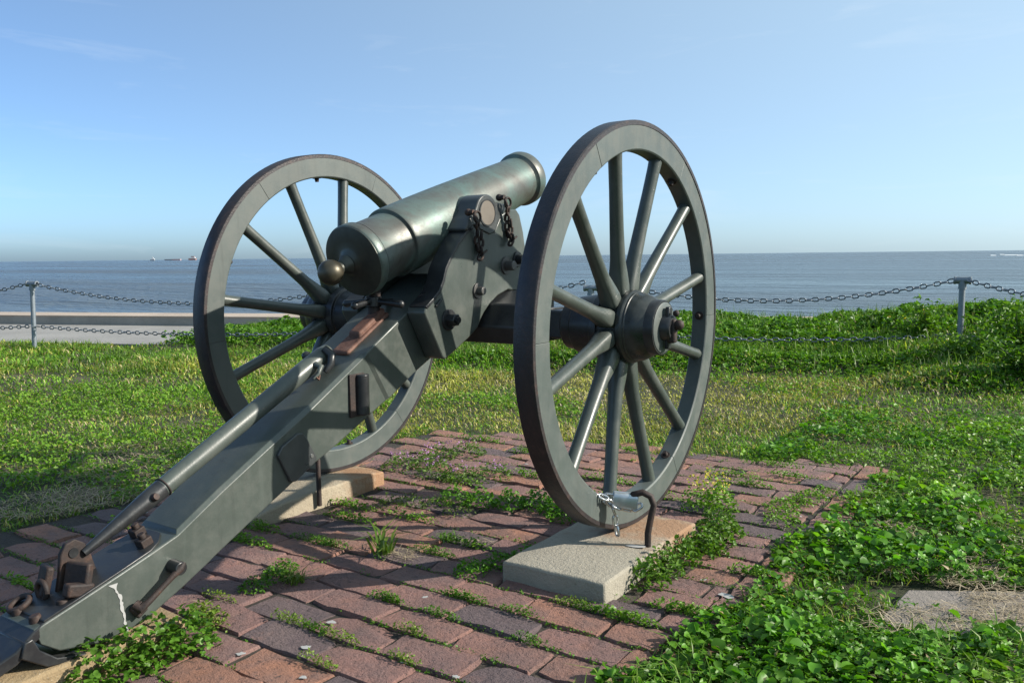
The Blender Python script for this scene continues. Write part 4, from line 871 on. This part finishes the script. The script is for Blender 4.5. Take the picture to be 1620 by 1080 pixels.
bushy('leafy_plant', 'dark bushy plant at the right edge above the lawn', 1.75, 4.75, .34, .36, 1100, 5)

# weeds on and around the bricks
def weed(name, lab, pts, n, rad, h, size, cols, kind='leaf', group=None, cat='weed', flower=None):
    pl = Plants(); cx = sum(p[0] for p in pts) / len(pts); cy = sum(p[1] for p in pts) / len(pts)
    for (px, py) in pts:
        m_ = max(3, int(1.9 * n) // len(pts)) if kind != 'grass' else n // len(pts); size_ = size * (.86 if kind == 'leaf' else 1); a = rng.uniform(0, 2 * np.pi, m_); rr = rad * np.sqrt(rng.uniform(0, 1, m_)); dx, dy = np.cos(a) * rr, np.sin(a) * rr
        if name == 'weed_tuft' and kind != 'grass': dx = dx * 1.5 + rng.choice([0, rad * .9, -rad * 1.1], m_); dy = dy * .5
        z = .006 + h * (1 - (rr / rad) ** 2 * .8) * rng.uniform(.15, 1, m_); P = np.stack([px - cx + dx, py - cy + dy, z], 1); col = gcol(m_, *cols, .22)
        if kind == 'clover': clover(pl, P, rng.uniform(.6, 1.1, m_) * size, col, .5, True)
        elif kind == 'grass': P[:, 2] = .002; blades(pl, P, rng.uniform(.5, 1.1, m_) * h, rng.uniform(.7, 1.2, m_) * size, rng.uniform(.5, 1.5, m_), col, .45)
        else: leaves(pl, P, rnorm(m_, .7), rng.uniform(.6, 1.15, m_) * size_, rng.uniform(.5, .85, m_), col, rnd=size > .0125)
        if flower:
            q = 14; P = np.stack([px - cx + rng.uniform(-.6, .6, q) * rad, py - cy + rng.uniform(-.6, .6, q) * rad, h * rng.uniform(.7, 1.1, q)], 1)
            for _ in range(3): leaves(pl, P + rng.normal(0, .004, (q, 3)), rnorm(q, 1.0), np.full(q, .012), np.full(q, .7), gcol(q, *flower))
    o = pl.build(name, 'leaf'); o.location = (cx, cy, max(0.0, float(ground_lump(np.array([cx]), np.array([cy]))[0]) - .002)); return tag(o, lab, cat, group)
LIME = ((.10, .17, .02), (.17, .23, .04)); MOSS = ((.05, .13, .01), (.09, .18, .02))
weed('clover_clump', 'large leafy clover clump under the tail of the trail', [(.10, -1.70), (.13, -1.62), (.12, -1.53), (.14, -1.45)], 380, .085, .12, .015, MOSS, 'clover')
weed('weed_clump', 'yellow green weed clump beside the tail block', [(.0, -1.30), (.05, -1.31)], 110, .05, .05, .016, LIME)
weed('weed_clump', 'mixed leafy clump on the bricks right of the trail', [(-.04, -1.08), (-.06, -.98), (-.09, -.92)], 260, .055, .045, .015, MOSS)
weed('grass_tuft', 'bright yellow green grass tuft beside the leafy clump', [(.02, -.96)], 70, .03, .07, .004, LIME, 'grass')
weed('grass_tuft', 'tall grass tuft with long arching blades between the wheels', [(.09, -.62)], 30, .03, .17, .009, ((.06, .12, .015), (.11, .17, .03)), 'grass')
weed('weed_clump', 'dark leafy weeds against the left side of the near block', [(.47, -.60), (.51, -.50), (.55, -.40)], 280, .06, .06, .017, DEEP)
weed('weed_clump', 'long row of leafy weeds across the bricks behind the near block', [(-.10, .03), (.02, .06), (.14, .10), (.24, .16), (.34, .14), (.42, .08)], 800, .075, .085, .019, DEEP)
weed('weed_clump', 'loose brownish weeds on the bricks between the wheels', [(-.23, -.11), (-.12, -.06), (-.31, -.16), (.02, -.09)], 260, .07, .06, .014, ((.06, .11, .02), (.10, .14, .03)))
weed('flowering_weed', 'purple flowered weeds beside the far wheel block', [(-.70, .36), (-.62, .48), (-.66, .62), (-.60, .78), (-.46, .34), (-.30, .34), (-.20, .45)], 900, .10, .09, .018, ((.07, .13, .025), (.11, .17, .04)), 'leaf', None, 'weed', ((.30, .14, .36), (.42, .24, .46)))
weed('weed_clump', 'leafy weeds growing up the right side of the near block', [(1.00, -.36), (1.00, -.25), (1.01, -.12), (1.03, .0), (1.05, .10), (1.04, .22), (.98, .30)], 900, .075, .10, .022, ((.055, .13, .012), (.10, .18, .022)), 'leaf')
weed('flowering_weed', 'taller weed with yellow flowers behind the near wheel', [(.83, .46), (.86, .58), (.92, .50)], 330, .07, .15, .020, GREEN, 'leaf', None, 'weed', ((.45, .40, .06), (.6, .5, .1)))
weed('weed_clump', 'weeds spreading in the brick gap at the right pavement edge', [(1.17, .50), (1.14, .60), (1.10, .70), (1.14, .80), (1.17, .90), (1.19, 1.0)], 460, .075, .04, .015, GREEN)
for (x, y, rd, nn, kd) in [(-.23, -.60, .045, 120, 'm'), (-.14, -.63, .04, 110, 'm'), (.24, -.50, .036, 130, 'm'), (.18, -.36, .036, 60, 'g'), (-.43, -.26, .05, 90, 'l'), (-.31, -.36, .05, 90, 'l'), (-.10, -.28, .05, 70, 'l'), (.29, -.43, .04, 60, 'l'), (.05, -1.27, .04, 70, 'y'), (.40, -.97, .022, 60, 'm'), (.38, -.87, .024, 50, 'm'), (.56, -.75, .024, 70, 'm'), (.61, -.73, .026, 60, 'm'), (.60, -1.01, .022, 60, 'y'), (.26, -1.14, .03, 90, 'y'), (.36, -1.26, .028, 70, 'm'), (.52, -1.29, .026, 60, 'y'), (.60, -.92, .026, 60, 'm'), (.79, -.84, .026, 60, 'm'), (.92, -.97, .022, 50, 'm'), (.90, -.71, .026, 60, 'y'), (.95, -.65, .03, 70, 'm'), (1.07, -.70, .04, 120, 'l'), (1.05, .02, .03, 40, 'l'), (1.26, -.12, .03, 70, 'l'), (-.07, -1.19, .03, 50, 'y'), (.70, -1.14, .022, 50, 'y'), (.47, -1.13, .024, 60, 'y'), (1.20, -.52, .04, 130, 'l'), (-.60, -.62, .07, 170, 'l'), (-.45, -.72, .05, 100, 'l'), (-.30, .30, .06, 110, 'l'), (-.05, .55, .05, 90, 'l'), (.30, .70, .05, 80, 'l'), (.62, .62, .05, 70, 'l'), (.35, 1.05, .05, 70, 'l'), (.75, 1.1, .05, 80, 'l'), (-.3, 1.0, .05, 80, 'l'), (.1, 1.3, .06, 80, 'l'), (.85, 1.4, .06, 90, 'l'), (-.75, 1.15, .06, 90, 'l'), (.45, .42, .04, 60, 'l'), (-1.05, -.95, .03, 40, 'l'), (-.9, -1.2, .03, 40, 'l'), (-.75, -1.5, .03, 40, 'l'), (.88, .95, .04, 70, 'l'), (1.0, 1.2, .04, 60, 'l')]:
    cc = {'m': MOSS, 'l': GREEN, 'y': LIME, 'g': MOSS}[kd]
    look = {'m': 'mossy round weed cushion', 'l': 'small leafy weed tuft', 'y': 'yellow green weed tuft', 'g': 'short grassy tuft'}[kd]
    if y > .85: where = 'at the far edge of the bricks'
    elif y > .2: where = 'on the bricks behind the wheels'
    elif x < -.7: where = 'on the shaded bricks left of the trail'
    elif x < .35 and y > -.8: where = 'on the bricks between trail and near block'
    elif x > .98: where = 'on the bricks right of the near block'
    elif x > .7: where = 'on the bricks just before the near block'
    elif x < .3: where = 'on the bricks beside the tail'
    elif y > -.9: where = 'on the bricks left of the front corner of the block'
    else: where = 'on the front bricks at the bottom of the picture'
    lab = f'{look} {where}'
    if kd != 'g' and y < 1.2: y = -2.48 + (round((y + 2.48) / PY - .5) + .5) * PY; 
    if kd == 'g': weed('weed_tuft', lab, [(x, y)], nn, rd, .05, .004, cc, 'grass', 'weed tufts in the brick joints')
    else: weed('weed_tuft', lab, [(x, y)], int(nn * 1.5), rd * 1.15, .034 if kd == 'm' else .038, .011 if kd != 'l' else .014, cc, 'leaf', 'weed tufts in the brick joints')
# moss and tiny seedlings along the joints
js = Plants(); n = 26000; rw = rng.integers(0, 31, n); yj = -2.48 + (rw + .5) * PY + rng.normal(0, .006, n); xj = rng.uniform(-1.5, 1.33, n); ok = brick_inside(xj, yj) & (fbm(xj, yj, 2.6, 91) + .25 * noise2(xj, yj, 14, 92) > .60); xj, yj = xj[ok], yj[ok]
leaves(js, np.stack([xj, yj, ground_lump(xj, yj) + rng.uniform(-.004, .012, len(xj))], 1), rnorm(len(xj), .7), rng.uniform(.005, .012, len(xj)), np.full(len(xj), .7), gcol(len(xj), *MOSS))
tag(js.build('joint_moss', 'leaf'), 'tiny moss and seedlings along the joints between the bricks', 'moss', kind='stuff')

# dry straw
sw = Plants()
for (cx, cy, rd, n) in ((-1.60, -.92, .20, 260), (-1.50, -.78, .16, 160), (-1.72, -.60, .22, 120), (-1.9, -.3, .25, 130), (-2.2, -.1, .3, 140), (1.80, .42, .12, 90), (1.95, .58, .16, 110), (1.90, .23, .12, 130), (1.98, .04, .10, 120), (2.04, -.10, .10, 100), (1.84, -.12, .08, 60), (1.72, -.24, .08, 50), (1.95, -.42, .12, 70), (1.62, .20, .06, 40), (.30, -.34, .05, 24), (.16, -.58, .05, 40), (2.25, 1.0, .2, 90), (1.55, .65, .08, 40), (1.45, -.62, .08, 30), (2.1, 2.0, .2, 60), (-.08, -1.28, .04, 12)):
    n = int(n * 1.8); a = rng.uniform(0, 6.28, n); rr = rd * 1.15 * np.sqrt(rng.uniform(0, 1, n)); P = np.stack([cx + np.cos(a) * rr, cy + np.sin(a) * rr, rng.uniform(.008, .024, n)], 1)
    b_ = rng.normal(.6, 1.1, n); L = rng.uniform(.03, .10, n); d = np.stack([np.cos(b_), np.sin(b_), rng.normal(0, .12, n)], 1) * L[:, None]; s = np.stack([-np.sin(b_), np.cos(b_), np.zeros(n)], 1) * rng.uniform(.0006, .0015, n)[:, None]
    V = np.stack([P - d / 2 - s, P - d / 2 + s, P + np.array([0, 0, .006]) + s, P + np.array([0, 0, .006]) - s, P + d / 2 + s * .4, P + d / 2 - s * .4], 1); sw.add(V, [(0, 1, 2, 3), (3, 2, 4, 5)], [], gcol(n, (.22, .17, .11), (.42, .35, .25), .2))
tag(sw.build('dry_straw', 'straw'), 'pale dry straw lying in the grass beside the bricks', 'straw', kind='stuff')
print('bricks', NB, len(far_b), 'grass tris', sum(len(f) for f in grass.f4) * 2 + sum(len(f) for f in grass.f3))
